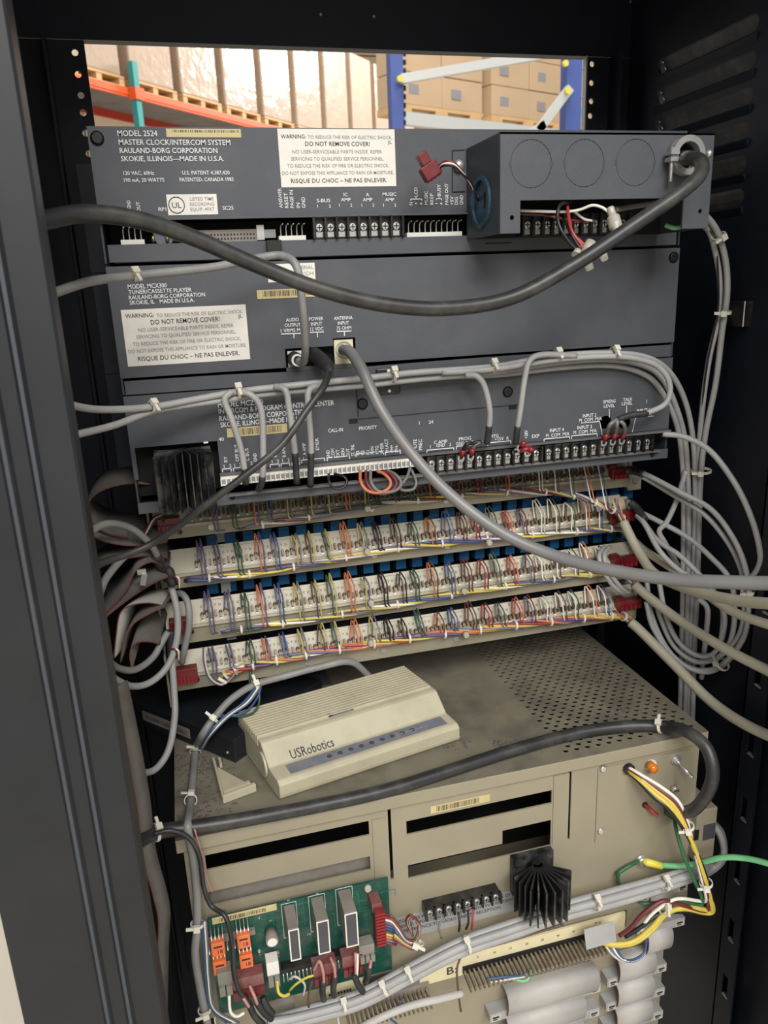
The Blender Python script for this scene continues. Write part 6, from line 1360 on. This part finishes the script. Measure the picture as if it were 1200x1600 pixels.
for pts, c in (([(760, 1530, -0.098), (790, 1526, -0.1), (815, 1524, -0.1), (828, 1514, -0.096)], 'blue'), ([(765, 1535, -0.098), (795, 1530, -0.1), (820, 1526, -0.1)], 'wht2'), ([(720, 1495, -0.09), (714, 1515, -0.095), (716, 1550, -0.098), (720, 1580, -0.098)], 'brown'), ([(742, 1486, -0.094), (790, 1472, -0.094), (850, 1454, -0.094), (880, 1444, -0.094)], 'brown'), ([(800, 1530, -0.098), (822, 1532, -0.1), (830, 1515, -0.096)], 'lgreen'), ([(700, 1430, -0.09), (686, 1446, -0.094), (690, 1466, -0.094)], 'grey'), ([(716, 1425, -0.09), (718, 1442, -0.095), (717, 1455, -0.094)], 'black'), ([(739, 1420, -0.09), (738, 1440, -0.094), (737, 1452, -0.094)], 'red'), ([(731, 1422, -0.09), (732, 1440, -0.094), (728, 1452, -0.094)], 'black'),
               ([(620, 1600, -0.1), (610, 1590, -0.1), (620, 1575, -0.1), (628, 1562, -0.098)], 'blue'), ([(530, 1605, -0.1), (528, 1585, -0.1), (534, 1568, -0.098)], 'wht2'), ([(452, 1530, -0.1), (462, 1526, -0.104), (476, 1538, -0.104), (474, 1556, -0.1)], 'wht2'), ([(452, 1548, -0.1), (462, 1538, -0.104), (478, 1528, -0.106), (490, 1524, -0.106)], 'yellow'), ([(488, 1532, -0.106), (482, 1556, -0.104), (484, 1590, -0.1)], 'brown')):
    wire(wr, pts, c, 0.0009)
# colour power harness from the control plate
ph_ = thing('colour_harness', 'red, white, black and yellow power harness falling from the amplifier grommet', 'wire harness', PY(960, 1475, -0.1))
YW = [('white', -5, 0.0015), ('grey', -2, 0.0014), ('maroon', 0, 0.0019), ('yellow', 4, 0.0021), ('yellow', 9, 0.0021), ('black', 13, 0.0019)]
for c, o, r in YW:
    q = 1 if c == 'yellow' else 0
    pts = [(982, 1201 + o * .4, -0.078), (1000 - o * .2, 1213 + o * .5, -0.088), (1030 - o * .7, 1234 + o * .8, -0.098), (1056 - o * .9, 1256 + o * .6, -0.106), (1072 - o * .5, 1288 + o * .2, -0.110), (1086 + o * .1, 1330, -0.112), (1098 + o * .4, 1372, -0.112), (1106 + o * .5, 1404, -0.110)]
    if c in ('yellow',): pts += [(1112 + o * .2, 1424, -0.108), (1100, 1430 - o, -0.106), (1070, 1422 - o * .5, -0.106), (1040, 1424 + o * .5, -0.106), (1018, 1445 + o, -0.106), (990, 1468 + o * .6, -0.105), (960, 1474 + o * .3, -0.103), (934, 1468 + o * .3, -0.098)]
    elif c == 'maroon': pts += [(1102, 1424, -0.106), (1060, 1412, -0.107), (1035, 1408, -0.107), (1005, 1428, -0.106), (985, 1450, -0.104), (968, 1462, -0.100)]
    elif c == 'black': pts += [(1106, 1426, -0.105), (1060, 1424, -0.105), (1030, 1428, -0.104), (1002, 1448, -0.103), (976, 1464, -0.100)]
    else: pts += [(1096, 1408, -0.106), (1062, 1404, -0.108), (1040, 1412, -0.107), (1015, 1432, -0.104), (1000, 1455, -0.102)]
    wire(ph_, pts, c, r)
wire(ph_, [(1054, 1275, -0.088), (1056, 1295, -0.098), (1066, 1330, -0.106), (1082, 1370, -0.110), (1096, 1400, -0.108), (1094, 1414, -0.105), (1060, 1408, -0.104), (1010, 1412, -0.098), (992, 1405, -0.090)], 'green', 0.0016)
for k, c in enumerate(('wht2', 'slate', 'white', 'blue')): wire(ph_, [(946 + 5 * k, 1478, -0.100), (962 + 4 * k, 1496 + k, -0.104), (985 + 3 * k, 1504 - 2 * k, -0.104), (1005 + k, 1494 - 3 * k, -0.102), (1010, 1470 - 3 * k, -0.100)], c, 0.0011)
tie(ph_, PY(1074, 1291, -0.110), Vector((0.25, 0, -1)), 0.0048, m='white', head=0.0); tie(ph_, PY(1103, 1380, -0.112), Vector((0.25, 0, -1)), 0.0048, m='white', head=0.0); tie(ph_, PY(1036, 1418, -0.106), Vector((1, 0, -0.5)), 0.0046, head=0.3)

# dust fluff gathered on the amplifier lid
mat('fluff', (96, 92, 86), 0.95, var=0.2, scale=200)
random.seed(11); mb = MB()
def fluff(px0, px1, py0, py1, n, rmax):
    for _ in range(n):
        p = PZ(random.uniform(px0, px1), random.uniform(py0, py1), AZT); r = random.uniform(0.0006, rmax)
        if not (AX0 + 0.002 < p.x < AX1 - 0.002 and p.y > -0.080): continue
        mb.ball(p + EZ * 0.0002, r, 6, 4, (random.uniform(0.8, 1.6), random.uniform(0.8, 1.6), 0.45))
fluff(276, 330, 1180, 1288, 130, 0.0017); fluff(330, 372, 1195, 1270, 60, 0.0012); fluff(300, 350, 1170, 1200, 50, 0.0016)
fluff(770, 830, 1158, 1172, 70, 0.0014); fluff(690, 735, 1150, 1172, 30, 0.0012); fluff(955, 985, 1105, 1122, 24, 0.0012); fluff(925, 945, 1050, 1085, 24, 0.0012)
fl = mb.build('dust_fluff', 'fluff'); tag(fl, 'grey dust fluff gathered on the amplifier lid', 'dust'); stuff(fl)
